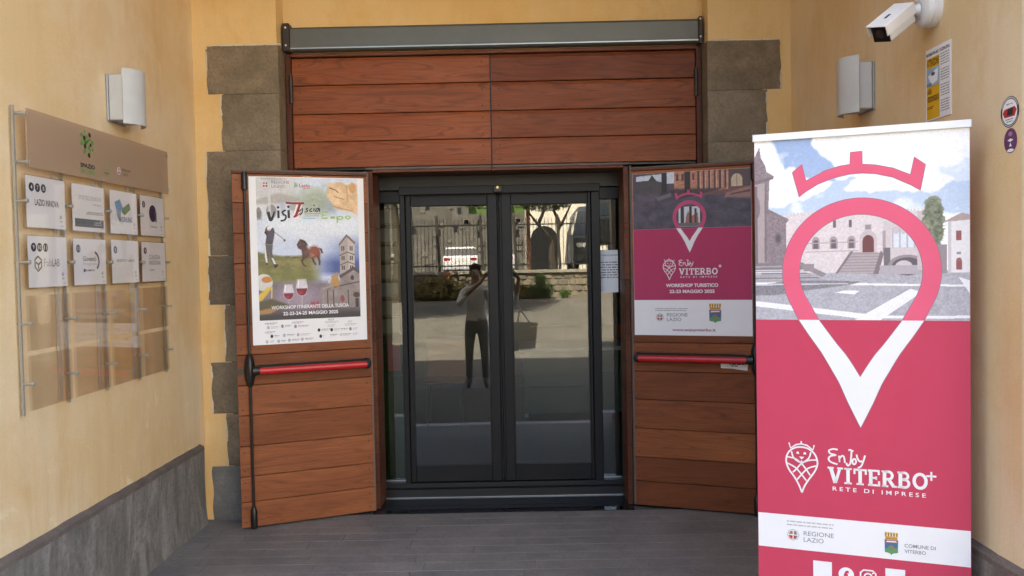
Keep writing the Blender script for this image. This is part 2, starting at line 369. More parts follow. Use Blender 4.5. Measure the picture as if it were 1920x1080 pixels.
bld = thing('porch_building', 'ochre plastered building with a deep entrance porch and stone quoins', 'building', (0, YM, 0))
def bp(name, mat, x0, x1, y0, y1, z0, z1, bevel=0): return bx(name, mat, bld, x0, x1, y0-YM, y1-YM, z0, z1, bevel)
def wavy_wall(name, mat, axis, at, u0, u1, z0, z1, thick, du=.06, amp=.0035, seed=1):
    """hand-troweled wall: a solid whose visible face is slightly uneven"""
    nu, nz = max(2, int((u1-u0)/du)), max(2, int((z1-z0)/du)); r = np.random.RandomState(seed)
    g = r.rand(nz//5+3, nu//5+3)
    def h(i, j):
        a, b = i/5, j/5; x, y = int(a), int(b); f, k = a-x, b-y
        return amp*((g[y, x]*(1-f)+g[y, x+1]*f)*(1-k)+(g[y+1, x]*(1-f)+g[y+1, x+1]*f)*k-.5)
    sg = -1 if thick > 0 else 1
    vs = []
    for j in range(nz+1):
        for i in range(nu+1):
            u, z = u0+(u1-u0)*i/nu, z0+(z1-z0)*j/nz; e = 0 if i in (0, nu) or j in (0, nz) else h(i, j)
            vs.append((at+e, u-YM, z) if axis == 0 else (u, at+e-YM, z))
    fs = [(j*(nu+1)+i, j*(nu+1)+i+1, (j+1)*(nu+1)+i+1, (j+1)*(nu+1)+i) for j in range(nz) for i in range(nu)]
    n0 = len(vs); cs = [0, nu, nz*(nu+1)+nu, nz*(nu+1)]
    for c in cs:
        v = list(vs[c]); v[axis] = v[axis]+thick; vs.append(tuple(v))
    edge = [[i for i in range(nu+1)], [j*(nu+1)+nu for j in range(nz+1)], [nz*(nu+1)+nu-i for i in range(nu+1)], [(nz-j)*(nu+1) for j in range(nz+1)]]
    for k in range(4): fs.append(tuple(edge[k][::-1])+(n0+k, n0+(k+1) % 4))
    fs.append((n0+3, n0+2, n0+1, n0))
    o = pymesh(name, vs, fs, mat, bld); b = bmesh.new(); b.from_mesh(o.data); bmesh.ops.recalc_face_normals(b, faces=b.faces); b.to_mesh(o.data); b.free()
    o.data.polygons.foreach_set('use_smooth', [True]*len(o.data.polygons)); o.data.set_sharp_from_angle(angle=R(30)); return o
wavy_wall('side_wall', M['plaster'], 0, XL, YM, .5, -.02, ZC, -.45, seed=2)
wavy_wall('side_wall', M['plaster'], 0, XR, YM+.012, .5, -.02, ZC, .45, seed=3)
RX0, RX1, RY = -1.495, 1.235, .17                     # doorway recess
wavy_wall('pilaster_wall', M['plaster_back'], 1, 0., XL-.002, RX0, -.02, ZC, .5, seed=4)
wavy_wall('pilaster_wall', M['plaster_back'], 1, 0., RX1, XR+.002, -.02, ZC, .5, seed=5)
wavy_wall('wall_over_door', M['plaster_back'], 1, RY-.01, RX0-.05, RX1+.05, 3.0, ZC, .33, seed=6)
bp('porch_ceiling', M['plaster'], XL-.4, XR+.4, YM+.006, .5, ZC-.004, ZC+.25)
# rounded, paler corner at the mouth of the porch, then the street front
cor = [(XR, YM+.012), (XR+.006, YM-.012), (XR+.03, YM-.045), (XR+.07, YM-.06), (XR+.44, YM-.06), (XR+.44, YM+.012)]
B().prism([(x, y-YM) for x, y in cor], 2, -.02, ZC).obj('porch_corner', M['plaster_pale'], bld)
cor = [(XL-.44, YM), (XL-.44, YM-.06), (XL-.07, YM-.06), (XL-.03, YM-.045), (XL-.006, YM-.012), (XL, YM)]
B().prism([(x, y-YM) for x, y in cor], 2, -.02, ZC).obj('porch_corner', M['plaster_pale'], bld)
bp('street_front', M['plaster_pale'], -11, XL-.44, YM-.055, YM+.4, -.05, 12.6)
bp('street_front', M['plaster_pale'], XR+.44, 9.5, YM-.055, YM+.4, -.05, 13.2)
bp('street_front', M['plaster_pale'], XL-.44, XR+.44, YM-.055, YM+.4, ZC-.001, 13.0)
bp('roof', M['quoin'], -11.2, 9.7, YM-.35, 9, 12.6, 12.9)
for sx in (-7.2, -4.6, 4.0, 6.6):
    w = bp('window', M['wood_trim'], sx-.55, sx+.55, YM-.075, YM-.05, 5.2, 7.0)
# interior room behind the glass
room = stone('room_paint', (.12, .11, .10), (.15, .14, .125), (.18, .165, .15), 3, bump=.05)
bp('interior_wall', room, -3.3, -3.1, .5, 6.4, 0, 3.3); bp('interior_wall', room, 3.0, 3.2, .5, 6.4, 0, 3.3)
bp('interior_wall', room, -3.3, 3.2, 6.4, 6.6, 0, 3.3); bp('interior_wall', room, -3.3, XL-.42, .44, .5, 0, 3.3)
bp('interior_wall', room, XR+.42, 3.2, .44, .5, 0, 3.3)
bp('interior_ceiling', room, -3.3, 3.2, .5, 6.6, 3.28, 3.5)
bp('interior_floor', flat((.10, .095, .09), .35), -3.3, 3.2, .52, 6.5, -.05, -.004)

# plinth slabs along the side walls
def plinth(side, y0, y1):
    x0 = XL if side < 0 else XR; out = .026*(-side); r = random.Random(5+side); n = 46
    top = [.497+.0022*r.uniform(-1, 1) for i in range(n+1)]
    foot = [.03+.012*r.uniform(-1, 1)*1. for i in range(n+1)]
    vs, fs = [], []
    for i in range(n+1):
        y = y0+(y1-y0)*i/n-YM; q = .003*r.uniform(-1, 1)
        vs += [(x0-out*.2, y, -.02), (x0+out*1.5+q, y, -.02), (x0+out*1.25+q, y, foot[i]), (x0+out+q, y, .12), (x0+out+.002*r.uniform(-1, 1), y, .3), (x0+out+q, y, top[i]-.022), (x0-out*.2, y, top[i]-.022)]
    k = 7
    for i in range(n):
        for j in range(k-1): fs.append((i*k+j, (i+1)*k+j, (i+1)*k+j+1, i*k+j+1))
    fs += [tuple(range(k)), tuple(n*k+j for j in range(k))[::-1]]
    o = pymesh('plinth', vs, fs, M['plinth'], bld)
    vb, fb = [], []
    for i in range(n+1):
        y = y0+(y1-y0)*i/n-YM; t = top[i]; q = .003*r.uniform(-1, 1)
        vb += [(x0-out*.2, y, t-.022), (x0+out*1.12+q*.4, y, t-.025+.0015*r.uniform(-1, 1)), (x0+out*1.08+q*.4, y, t-.004), (x0-out*.2, y, t+.014)]
    for i in range(n):
        for j in range(3): fb.append((i*4+j, (i+1)*4+j, (i+1)*4+j+1, i*4+j+1))
    fb += [(0, 1, 2, 3), (n*4+3, n*4+2, n*4+1, n*4)]
    c = pymesh('plinth_cap', vb, fb, M['plinth_band'], bld)
    for q in (o, c):
        b = bmesh.new(); b.from_mesh(q.data); bmesh.ops.recalc_face_normals(b, faces=b.faces); b.to_mesh(q.data); b.free()
plinth(-1, YM-.02, -.085); plinth(1, YM-.05, -.085)

# stone quoins round the doorway, each block on its own
def quoin(x0, x1, z0, z1, mat, seed):
    r = random.Random(seed); n, m = 14, 12; vs = []; fs = []; inner = 0 if abs(x0-(RX1-.007)) < .02 else 1
    g = [[r.uniform(-1, 1) for _ in range(n+1)] for _ in range(m+1)]
    for j in range(m+1):
        for i in range(n+1):
            x = x0+(x1-x0)*i/n; z = z0+.002+(z1-z0-.004)*j/m
            e = i in (0, n) or j in (0, m)
            if i in (0, n) and ((i == 0) == (inner == 1)): x += .004*math.sin(j*.9+seed)+.002*g[j][i]
            if j in (0, m): z += .001*g[j][i]
            q_ = (g[j][i]+g[max(j-1, 0)][i]+g[j][max(i-1, 0)]+g[min(j+1, m)][i]+g[j][min(i+1, n)])/5; y = -.015+.014*q_*(0 if e else 1)+(.011 if e else 0)
            vs.append((x, y-YM, z))
    fs = [(j*(n+1)+i, j*(n+1)+i+1, (j+1)*(n+1)+i+1, (j+1)*(n+1)+i) for j in range(m) for i in range(n)]
    k = len(vs); loop = [i for i in range(n+1)]+[j*(n+1)+n for j in range(1, m+1)]+[m*(n+1)+i for i in range(n-1, -1, -1)]+[j*(n+1) for j in range(m-1, 0, -1)]
    for q in loop: vs.append((vs[q][0], RY+.003-YM if not (x0 <= vs[q][0] <= x1 and False) else 0, vs[q][2]))
    L = len(loop)
    for a in range(L): fs.append((loop[a], k+a, k+(a+1) % L, loop[(a+1) % L]))
    o = pymesh('quoin_stone', vs, fs, mat, bld); b = bmesh.new(); b.from_mesh(o.data); bmesh.ops.recalc_face_normals(b, faces=b.faces); b.to_mesh(o.data); b.free()
    o.data.polygons.foreach_set('use_smooth', [True]*len(o.data.polygons)); o.data.set_sharp_from_angle(angle=R(50)); return o
LQ = [(3.030, 2.722, -1.942), (2.722, 2.364, -1.857), (2.364, 1.70, -1.962), (1.70, 1.385, -1.972), (1.385, 1.018, -1.877), (1.018, .685, -1.97), (.685, .347, -1.882), (.347, -.01, -1.985)]
for k, (a, b_, x) in enumerate(LQ): quoin(x, RX0+.007, b_, a, M['quoin_grey'] if k == 7 else M['quoin'], 20+k)
RQ = [(2.995, 2.682, 1.69), (2.682, 2.357, 1.60), (2.357, 2.0, 1.60), (2.0, 1.69, 1.70), (1.69, 1.35, 1.61), (1.35, 1.0, 1.70), (1.0, .66, 1.61), (.66, .33, 1.7), (.33, -.01, 1.62)]
for k, (a, b_, x) in enumerate(RQ): quoin(RX1-.007, x, b_, a, M['quoin'], 40+k)

bp('mortar', flat((.10, .085, .065), .95), -1.84, RX0+.004, -.0035, RY, 0, 3.02); bp('mortar', flat((.10, .085, .065), .95), RX1-.004, 1.57, -.0035, RY, 0, 2.985)
# pale lime line left along the outer edges of the quoins
lime = flat((.62, .56, .45), .9, 0, .2, .2); r = random.Random(6)
def edge_line(x, z0, z1, sd):
    z = z0
    while z < z1:
        L = min(r.uniform(.03, .12), z1-z)
        if r.random() < .72: bp('lime_edge', lime, x-.004*r.random()-.003, x+.006*r.random()+.003, -.0035-.004*r.random(), .01, z, z+L, .0012)
        z += L
for a, b_, x in LQ[:7]: edge_line(x, b_, a, -1)
for a, b_, x in RQ[:3]: edge_line(x, b_, a, 1)
x = -1.935
while x < -1.52: L = r.uniform(.04, .12); bp('lime_edge', lime, x, x+L, -.004-.003*r.random(), .01, 3.024, 3.034+.006*r.random(), .0012); x += L+.02*r.random()
x = 1.26
while x < 1.66: L = r.uniform(.04, .1); bp('lime_edge', lime, x, x+L, -.004-.003*r.random(), .01, 2.99, 2.998+.006*r.random(), .0012); x += L+.02*r.random()

# porch floor of narrow grey planks
fl = B().box(XL-.05, XR+.05, YM-.1, .5, -.055, -.012).obj('porch_floor', M['asphalt']); tag(fl, 'dark grey floor of narrow stone planks inside the porch', kind='structure')
rows = 20; pw = (.045-(YM-.06))/rows
r = random.Random(3); meshes = {}
for j in range(rows):
    y0 = .045-(j+1)*pw; x = XL-.02-r.uniform(0, .55)
    while x < XR+.02:
        L = .60; a, b_ = max(x, XL-.02), min(x+L, XR+.02)
        if b_-a > .02:
            key = round(b_-a, 3)
            if key not in meshes:
                q = B().box(.0007, key-.0007, .0007, pw-.0007, -.016, 0, .001); me = bpy.data.meshes.new('paving_plank'); q.bm.to_mesh(me); q.bm.free(); me.materials.append(M['plank_tile']); meshes[key] = me
            o = link('paving_plank', meshes[key], fl); o.location = (a, y0, r.uniform(-.0006, .0006)); o.rotation_euler = (r.uniform(-.002, .002), 0, 0)
        x += L
sl_ = bx('threshold_slab', M['black_stone'], None, -.972, .735, .047, .52, -.05, .002, .003)
tag(sl_, 'polished black stone threshold in front of the glass sliding door', 'threshold')
st = bx('porch_edge_strip', flat((.45, .44, .42), .6), None, XL-.03, XR+.03, YM-.24, YM-.062, -.05, .002, .004); tag(st, 'pale stone strip along the mouth of the porch', kind='structure')

# ------------------------------------------------------------------ steel lintel, timber transom, door frame
be = thing('steel_lintel', 'grey painted steel beam with end plates above the timber panelling', 'beam', (-.13, RY, 3.01))
def bt(*a): return (a[0]+.13, a[1]+.13, a[2]-RY, a[3]-RY, a[4]-3.01, a[5]-3.01)
B().prism([(y-RY, z-3.01) for y, z in [(.162, 3.012), (.100, 3.012), (.088, 3.022), (.088, 3.03), (.100, 3.036), (.100, 3.150), (.108, 3.164), (.162, 3.168)]], 0, -1.435+.13, 1.196+.13).obj('beam_body', M['steel'], be)
bx('bottom_flange', M['steel_edge'], be, *bt(-1.434, 1.195, .0845, .0875, 3.0215, 3.0285))
bx('end_plate', M['dark_steel'], be, *bt(-1.481, -1.437, .082, .164, 3.008, 3.188), .004)
bx('end_plate', M['dark_steel'], be, *bt(1.198, 1.222, .082, .164, 3.0, 3.176), .004)
for x in (-1.459, 1.207):
    for z in (3.045, 3.158): B().tube([(x+.13, .083-RY, z-3.01), (x+.13, .0785-RY, z-3.01)], .006, 10).obj('bolt', M['white'], be)

tr_ = thing('timber_transom', 'dark reddish timber panelling above the doorway, two columns of four planks', 'panelling', (-.13, RY, 2.2))
def tt(*a): return (a[0]+.13, a[1]+.13, a[2]-RY, a[3]-RY, a[4]-2.2, a[5]-2.2)
def plank(parent, x0, x1, z0, z1, yf, yb, mat, chamf=.022, depth=.012, off=(0, 0, 0)):
    """a board, its face at yf; the upper edge is planed back into a wide chamfer"""
    ox, oy, oz = off; e = .003
    pr = [(yb, z0), (yf+e, z0), (yf, z0+e), (yf, z1-chamf), (yf+depth, z1), (yb, z1)]
    return B().prism([(y-oy, z-oz) for y, z in pr], 0, x0-ox, x1-ox).obj('plank', mat, parent)
OF = (-.13, RY, 2.2)
bx('backing', M['black'], tr_, *tt(-1.45, 1.19, .19, .21, 2.25, 2.99))
for (xa, xb) in ((-1.444, -.1545), (-.1455, 1.184)):
    zs = [2.979, 2.800, 2.613, 2.434, 2.262]
    for a, b_ in zip(zs, zs[1:]): plank(tr_, xa, xb, b_+.002, a-.003, .157, .188, M['wood'], .022, .007, OF)
bx('frame_stile', M['wood_trim'], tr_, *tt(-1.484, -1.449, .140, .21, 2.0, 3.006), .003)
bx('frame_stile', M['wood_trim'], tr_, *tt(1.189, 1.224, .140, .21, 2.0, 3.006), .003)
bx('frame_rail', M['wood_trim'], tr_, *tt(-1.4485, 1.1885, .142, .21, 2.983, 3.006), .003)
bx('frame_rail', M['gasket'], tr_, *tt(-.98, -.1545, .148, .20, 2.243, 2.259), .003)
bx('frame_rail', M['gasket'], tr_, *tt(-.1455, .745, .146, .20, 2.243, 2.259), .003)
sc = B()
for (xa, xb) in ((-1.444, -.1545), (-.1455, 1.184)):
    for a, b_ in zip(zs, zs[1:]):
        for x in (xa+.05, xb-.05):
            for z in (b_+.035, a-.045): sc.tube([(x+.13, .1575-RY, z-2.2), (x+.13, .1555-RY, z-2.2)], .0055, 8)
tag(sc.obj('screw_heads', M['dark_steel'], tr_), kind='stuff')
for x, z0, z1 in ((-1.4475, 2.682, 2.864), (1.187, 2.676, 2.857)):
    h = B().tube([(x+.13, .136-RY, z0-2.2), (x+.13, .136-RY, z1-2.2)], .0125, 12).obj('hinge', M['dark_steel'], tr_, True)
fr = thing('door_frame', 'reddish timber frame lining the sides and top of the doorway', 'door frame', (-.12, RY, 0))
def ft(*a): return (a[0]+.12, a[1]+.12, a[2]-RY, a[3]-RY, a[4], a[5])
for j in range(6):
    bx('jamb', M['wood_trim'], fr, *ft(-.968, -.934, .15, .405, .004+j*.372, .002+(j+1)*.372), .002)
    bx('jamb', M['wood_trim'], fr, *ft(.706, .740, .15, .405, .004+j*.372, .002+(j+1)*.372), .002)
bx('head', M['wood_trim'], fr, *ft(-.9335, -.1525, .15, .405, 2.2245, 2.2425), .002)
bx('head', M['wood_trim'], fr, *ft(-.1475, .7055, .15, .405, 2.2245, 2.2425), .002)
for xa, xb, nm in ((-1.484, -.972, 'a'), (.744, 1.224, 'b')):
    for j in range(12): bx('side_plank', M['wood'], fr, *ft(xa, xb, .165, .20, .006+j*.183, (j+1)*.183), .003)
bx('hinge_post', M['gasket'], fr, *ft(-.985, -.9705, .125, .163, .01, 2.235), .003)
bx('hinge_post', M['gasket'], fr, *ft(.7425, .757, .125, .163, .01, 2.235), .003)

# ------------------------------------------------------------------ timber door leaves, swung open
GZ = [2.196, 2.019, 1.832, 1.645, 1.46, 1.270, 1.082, .894, .708, .517, .329, .170, .010]
LPLANE = (-1.70, -.22, 22.6996); RPLANE = (.772, .12, -20.1576)
def leaf(plane, x0, x1, hinge, label):
    F = Flat('timber_door_leaf', plane, hinge, 0, 0, label, 'door', 'timber door leaves swung open'); o = F.o; s = 1 if hinge == x1 else -1
    OFx = (hinge, 0, 0)
    for a, b_ in zip(GZ, GZ[1:]):
        B().prism([(.022, b_+.0015), (.003, b_+.0015), (0, b_+.004), (0, a-.004), (.003, a-.0015), (.022, a-.0015)], 0, x0-hinge, x1-hinge).obj('plank', M['wood_leaf'], o)
    F.slab('core', x0+.004, x1-.002, .014, 2.19, -.05, -.0225, M['wood_trim'])
    F.slab('top_trim', x0, x1, 2.1975, 2.214, -.052, .003, M['wood_trim'], bevel=.002)
    F.slab('top_seal', x0, x1, 2.2145, 2.222, -.05, -.002, M['gasket'])
    e0, e1 = (x1+.0006, x1+.011) if s > 0 else (x0-.011, x0-.0006)
    F.slab('edge_seal', e0, e1, .012, 2.22, -.05, -.001, M['gasket'])
    sc = B()
    for a, b_ in zip(GZ, GZ[1:]):
        for x in ((x0+.026, x1-.03)):
            for z in (b_+.035, a-.038): sc.tube([(x-hinge, .0005, z), (x-hinge, -.0012, z)], .0052, 8)
    tag(sc.obj('screw_heads', M['dark_steel'], o), kind='stuff')
    # panic hardware: lock case with rods, bar with red cover
    c = x0+.072 if s > 0 else x1-.058; far = x1-.022 if s > 0 else x0+.022; L = lambda x: x-hinge
    zb = .986
    case = B(); n = 18; prof2 = []
    pts = [(-.105, .010), (-.085, .021), (-.05, .030), (0, .034), (.05, .030), (.085, .021), (.105, .010)]
    vs, fs = [], []
    for z, w in pts:
        for k in range(13):
            a = PI*k/12; vs.append((L(c)+w*math.cos(a), -.001-.052*(w/.034)**.7*math.sin(a), zb+z))
    fs = [(i*13+k, i*13+k+1, (i+1)*13+k+1, (i+1)*13+k) for i in range(len(pts)-1) for k in range(12)]+[tuple(range(13)), tuple(range(78, 91))[::-1]]
    case.add(vs, fs); case.obj('lock_case', M['black'], o, True)
    B().tube([(L(c), -.016, zb+.10), (L(c), -.016, 2.19)], .0085, 10).obj('rod', M['black'], o, True)
    B().tube([(L(c), -.016, .12), (L(c), -.016, zb-.10)], .0085, 10).obj('rod', M['black'], o, True)
    B().tube([(L(c), -.016, 2.09), (L(c), -.016, 2.10), (L(c), -.016, 2.19), (L(c), -.016, 2.205)], [.009, .018, .018, .014], 12).obj('rod_guide', M['black'], o, True)
    B().tube([(L(c), -.016, .008), (L(c), -.016, .02), (L(c), -.016, .115), (L(c), -.016, .14)], [.017, .02, .02, .01], 12).obj('rod_guide', M['black'], o, True)
    d = 1 if far > c else -1
    bar = B(); 
    def rr(x, w, y0, y1): return [(x, y0, zb-w), (x, y1, zb-w), (x, y1, zb+w), (x, y0, zb+w)]
    B().tube([(L(c)+d*.02, -.040, zb), (L(c)+d*.045, -.045, zb), (L(c)+d*.06, -.045, zb)], [.034, .028, .026], 14).obj('bar_bracket', M['black'], o, True)
    prb = [(-.001, -.022), (-.045, -.026), (-.058, -.018), (-.058, .022), (-.045, .033), (-.001, .030)]
    B().prism([(y, zb+z) for y, z in prb], 0, L(c)+d*.05, L(far)-d*.012).obj('bar_body', M['black'], o)
    prc = [(-.0585+.016*(1-math.cos(a))*0-.019*math.cos(a), zb-.002+.021*math.sin(a)) for a in [PI/2-PI*k/10 for k in range(11)]]
    B().prism([(-.0586, zb-.023)]+[(-.0586-.015*math.cos(a), zb-.002+.021*math.sin(a)) for a in [-PI/2+PI*k/10 for k in range(11)]]+[(-.0586, zb+.019)], 0, L(c)+d*.055, L(far)-d*.02).obj('red_cover', M['red_bar'], o, True)
    B().tube([(L(far)-d*.022, -.037, zb+.002), (L(far)-d*.004, -.037, zb+.002), (L(far)+d*.006, -.035, zb+.002)], [.0355, .034, .022], 16).obj('bar_end', M['rubber'], o, True)
    kx = x0+.018 if s > 0 else x1-.018
    cy = B().tube([(L(kx), .001, zb-.005), (L(kx), -.006, zb-.005)], .022, 14).obj('lock_rose', M['dark_steel'], o)
    bx('key_slot', M['black'], cy, L(kx)-.003, L(kx)+.003, -.0085, -.0062, zb-.014, zb+.006)
    return F
leaf(LPLANE, -.030, .800, .800, 'timber door leaf with red panic bar, carrying the white bordered collage poster')
leaf(RPLANE, -.020, .808, -.020, 'timber door leaf with red panic bar, carrying the magenta poster')

# ------------------------------------------------------------------ glass sliding door
gd = thing('sliding_glass_door', 'dark anthracite framed glass sliding door reflecting the street', 'glass door', (-.12, .42, 0))
def gt(*a): return (a[0]+.12, a[1]+.12, a[2]-.42, a[3]-.42, a[4], a[5])
bx('header_box', M['anthracite_dark'], gd, *gt(-.966, .712, .408, .56, 2.128, 2.2235), .003)
bx('header_cover', M['anthracite'], gd, *gt(-.80, .577, .395, .4075, 2.095, 2.150), .003)
bx('floor_track', M['anthracite_dark'], gd, *gt(-.966, .712, .40, .56, .004, .060), .003)
bx('track_step', M['anthracite_dark'], gd, *gt(-.966, .712, .435, .55, .0605, .096), .003)
bx('track_edge', M['alu'], gd, *gt(-.963, .709, .392, .3995, .003, .008), .001)
sens = bx('sensor', M['black'], gd, *gt(-.150, -.090, .375, .3945, 2.100, 2.142), .004)
B().tube([(-.122+.12, .374-.42, 2.133), (-.122+.12, .370-.42, 2.133)], .009, 12).obj('sensor_lens', flat((.75, .55, .3), .3, .6), sens, True)
for xa, xb in ((-.801, -.764), (.517, .577)):
    bx('mullion', M['anthracite'], gd, *gt(xa, xb, .425, .56, .0965, 2.1275), .004)
def slider(x0, gx0, gx1, x1, yaw):
    l = bx('sliding_leaf', M['anthracite'], gd, *gt(x0, gx0, .445, .485, .100, 2.120), .004)
    bx('stile', M['anthracite'], l, *gt(gx1, x1, .445, .485, .100, 2.120), .004)
    bx('rail', M['anthracite'], l, *gt(gx0+.0005, gx1-.0005, .447, .483, 2.02, 2.119), .003)
    bx('rail', M['anthracite'], l, *gt(gx0+.0005, gx1-.0005, .447, .483, .101, .215), .003)
    for a, b_, c, e in ((gx0, gx0+.006, .215, 2.02), (gx1-.006, gx1, .215, 2.02)): bx('glazing_bead', M['anthracite_dark'], l, *gt(a, b_, .446, .454, c, e))
    w, h = gx1-gx0, 1.806; p = bx('glass_pane', M['glass'], l, -w/2, w/2, -.004, .004, -h/2, h/2)
    p.location = ((gx0+gx1)/2+.12, .464-.42, .2145+h/2); p.rotation_euler = (R(-PANE_TILT), 0, R(yaw)); return l
PANE_TILT = .80
slider(-.763, -.727, -.198, -.130, 1.85)
slider(-.101, -.034, .494, .516, .4)
bx('brush_seal', M['rubber'], gd, *gt(-.1285, -.119, .47, .48, .1, 2.115)); bx('brush_seal', M['anthracite_dark'], gd, *gt(-.112, -.1025, .472, .48, .1, 2.115))
for xa, xb in ((-.964, -.802), (.578, .71)):
    bx('side_light', M['glass'], gd, *gt(xa, xb, .50, .508, .098, 2.127))
    bx('side_rail', M['alu'], gd, *gt(xa, xb, .492, .4995, .097, .106))
    bx('side_head', M['anthracite'], gd, *gt(xa, xb, .445, .499, 2.047, 2.127), .002)

# ------------------------------------------------------------------ printed emblems shared by several sheets
def region_emblem(F, cx, cz, r, y, parent=None):
    F.disc('emblem', [(cx, cz, r)], flat(s8(190, 190, 195)), y, parent, 8)
    F.disc('emblem', [(cx, cz, r*.86)], flat(s8(235, 232, 232)), y+.0003, parent, 8)
    F.poly('emblem', [[(cx-r*.75, cz-r*.1), (cx-r*.1, cz-r*.1), (cx-r*.1, cz-r*.7), (cx-r*.5, cz-r*.6)]], flat(s8(205, 50, 45)), y+.0006, parent)
    F.poly('emblem', [[(cx+r*.1, cz+r*.05), (cx+r*.65, cz+r*.05), (cx+r*.5, cz+r*.6), (cx+r*.1, cz+r*.7)]], flat(s8(120, 125, 140)), y+.0006, parent)
    F.poly('emblem', [[(cx-r*.7, cz+r*.1), (cx-r*.05, cz+r*.1), (cx-r*.1, cz+r*.7), (cx-r*.5, cz+r*.55)]], flat(s8(150, 120, 110)), y+.0006, parent)
    F.poly('emblem', [[(cx+r*.05, cz-r*.1), (cx+r*.7, cz-r*.1), (cx+r*.45, cz-r*.65), (cx+r*.05, cz-r*.7)]], flat(s8(150, 90, 90)), y+.0006, parent)
def city_arms(F, x0, x1, z0, z1, y, parent=None):
    w, h = x1-x0, z1-z0; P = lambda u, v: (x0+u*w, z0+v*h)
    gold, dk = flat(s8(205, 160, 60)), flat(s8(120, 80, 50))
    F.poly('crown', [[P(.05, .72), P(.95, .72), P(.95, .82), P(.05, .82)]]+[[P(a, .82), P(a+.13, .82), P(a+.15, 1), P(a-.02, 1)] for a in (.03, .225, .43, .635, .84)], gold, y, parent)
    F.poly('crown', [[P(.05, .70), P(.95, .70), P(.95, .725), P(.05, .725)]]+[[P(a+.03, .86), P(a+.1, .86), P(a+.1, .93), P(a+.03, .93)] for a in (.03, .225, .43, .635, .84)], dk, y+.0004, parent)
    F.poly('shield', [[P(.02, .12), P(.42, .08), P(.5, 0), P(.58, .08), P(.98, .12), P(1, .68), P(0, .68)]], flat(s8(70, 110, 150)), y, parent)
    F.poly('shield', [[P(.05, .14), P(.5, .05), P(.95, .14), P(.95, .32), P(.05, .28)]], flat(s8(90, 150, 100)), y+.0004, parent)
    F.poly('shield', [[P(.05, .55), P(.95, .55), P(.95, .66), P(.05, .66)]], flat(s8(175, 60, 60)), y+.0004, parent)
    F.poly('shield', [[P(.08, .56), P(.92, .58), P(.8, .64), P(.2, .63)]], flat(s8(230, 230, 230)), y+.0007, parent)
    F.poly('shield', [[P(.2, .28), P(.35, .42), P(.6, .44), P(.78, .3), P(.85, .24), P(.62, .3), P(.4, .33)]], flat(s8(150, 125, 80)), y+.0007, parent)
def pin_quads(cx, zt, k):
    Rr, r = .284, .222; zc = -.284
    out = [(Rr*math.cos(R(a)), zc+Rr*math.sin(R(a))) for a in [90-118*i/22 for i in range(23)]]+[(.2245, -.474)]+spline([(.2245, -.474), (.185, -.537), (.14, -.604), (.10, -.677), (.075, -.724), (.045, -.797), (0, -.894)], 2)[1:]
    inn = [(r*math.cos(R(a)), zc+r*math.sin(R(a))) for a in [90-115*i/22 for i in range(23)]]+[(.150, -.474)]+spline([(.150, -.474), (.128, -.506), (.105, -.539), (.080, -.574), (.055, -.606), (.027, -.650), (0, -.697)], 2)[1:]
    up, lo = [], []
    for s in (1, -1):
        for i in range(len(out)-1):
            q = [(cx+s*p[0]*k, zt+p[1]*k) for p in (out[i], out[i+1], inn[i+1], inn[i])]; (up if i < 23 else lo).append(q)
    return up, lo, out, inn
CROWN = [(.147, 1.955), (.181, 1.985), (.197, 1.919), (.27, 1.955), (.321, 1.969), (.359, 1.974), (.361, 2.02), (.401, 2.022), (.402, 1.972), (.448, 1.966), (.51, 1.950), (.571, 1.922), (.585, 1.988), (.621, 1.958), (.603, 1.861), (.571, 1.885), (.51, 1.917), (.448, 1.934), (.402, 1.939), (.356, 1.937), (.299, 1.926), (.241, 1.905), (.196, 1.878), (.172, 1.856)]
def crown_polys(cx, zt, k):
    C = [(cx+(p[0]-.386)*k, zt+(p[1]-1.842)*k) for p in CROWN]; up, lo = C[:15], C[15:][::-1]
    # strips between upper and lower outline so that no face is badly concave
    I = lambda *a: [C[i] for i in a]
    return [I(0, 1, 2, 23), I(2, 22, 23), I(2, 3, 21, 22), I(3, 4, 20, 21), I(4, 5, 19, 20), I(5, 8, 18, 19), I(5, 6, 7, 8), I(8, 9, 17, 18), I(9, 10, 16, 17), I(10, 11, 15, 16), I(11, 12, 13, 14), I(11, 14, 15)]
def lion_lines(x0, x1, z0, z1, w):
    W_, H = x1-x0, z1-z0; P = lambda *q: [(x0+(u-190)/335*W_, z1-(v-95)/545*H) for u, v in q]
    body = spline([(357, 640), (330, 570), (280, 480), (220, 400), (192, 310), (215, 225), (280, 172), (357, 158), (435, 175), (500, 232), (524, 320), (495, 405), (435, 490), (385, 570), (357, 640)], 4)
    L = [(P(*body), w)]
    for q in ([(225, 118), (240, 175), (300, 135), (357, 125), (415, 137), (478, 182), (490, 130)], [(355, 95), (355, 128)],
              [(250, 210), (275, 280), (352, 322), (430, 275), (455, 205)], [(205, 270), (290, 285), (352, 330), (400, 385), (445, 450)], [(515, 285), (430, 295), (352, 335), (300, 395), (262, 430)],
              [(200, 335), (285, 375), (340, 430), (405, 510)], [(520, 345), (430, 375), (370, 430), (308, 505)], [(355, 300), (355, 330)]):
        L.append((P(*(spline(q, 3) if len(q) > 3 and q[0][1] > 130 else q)), w*.9))
    face = [P((330, 260), (385, 260), (357, 290))] + [P((300, 228), (305, 212), (318, 206), (328, 215), (332, 235))] + [P((375, 235), (380, 215), (390, 208), (402, 214), (408, 232))]
    return L, face
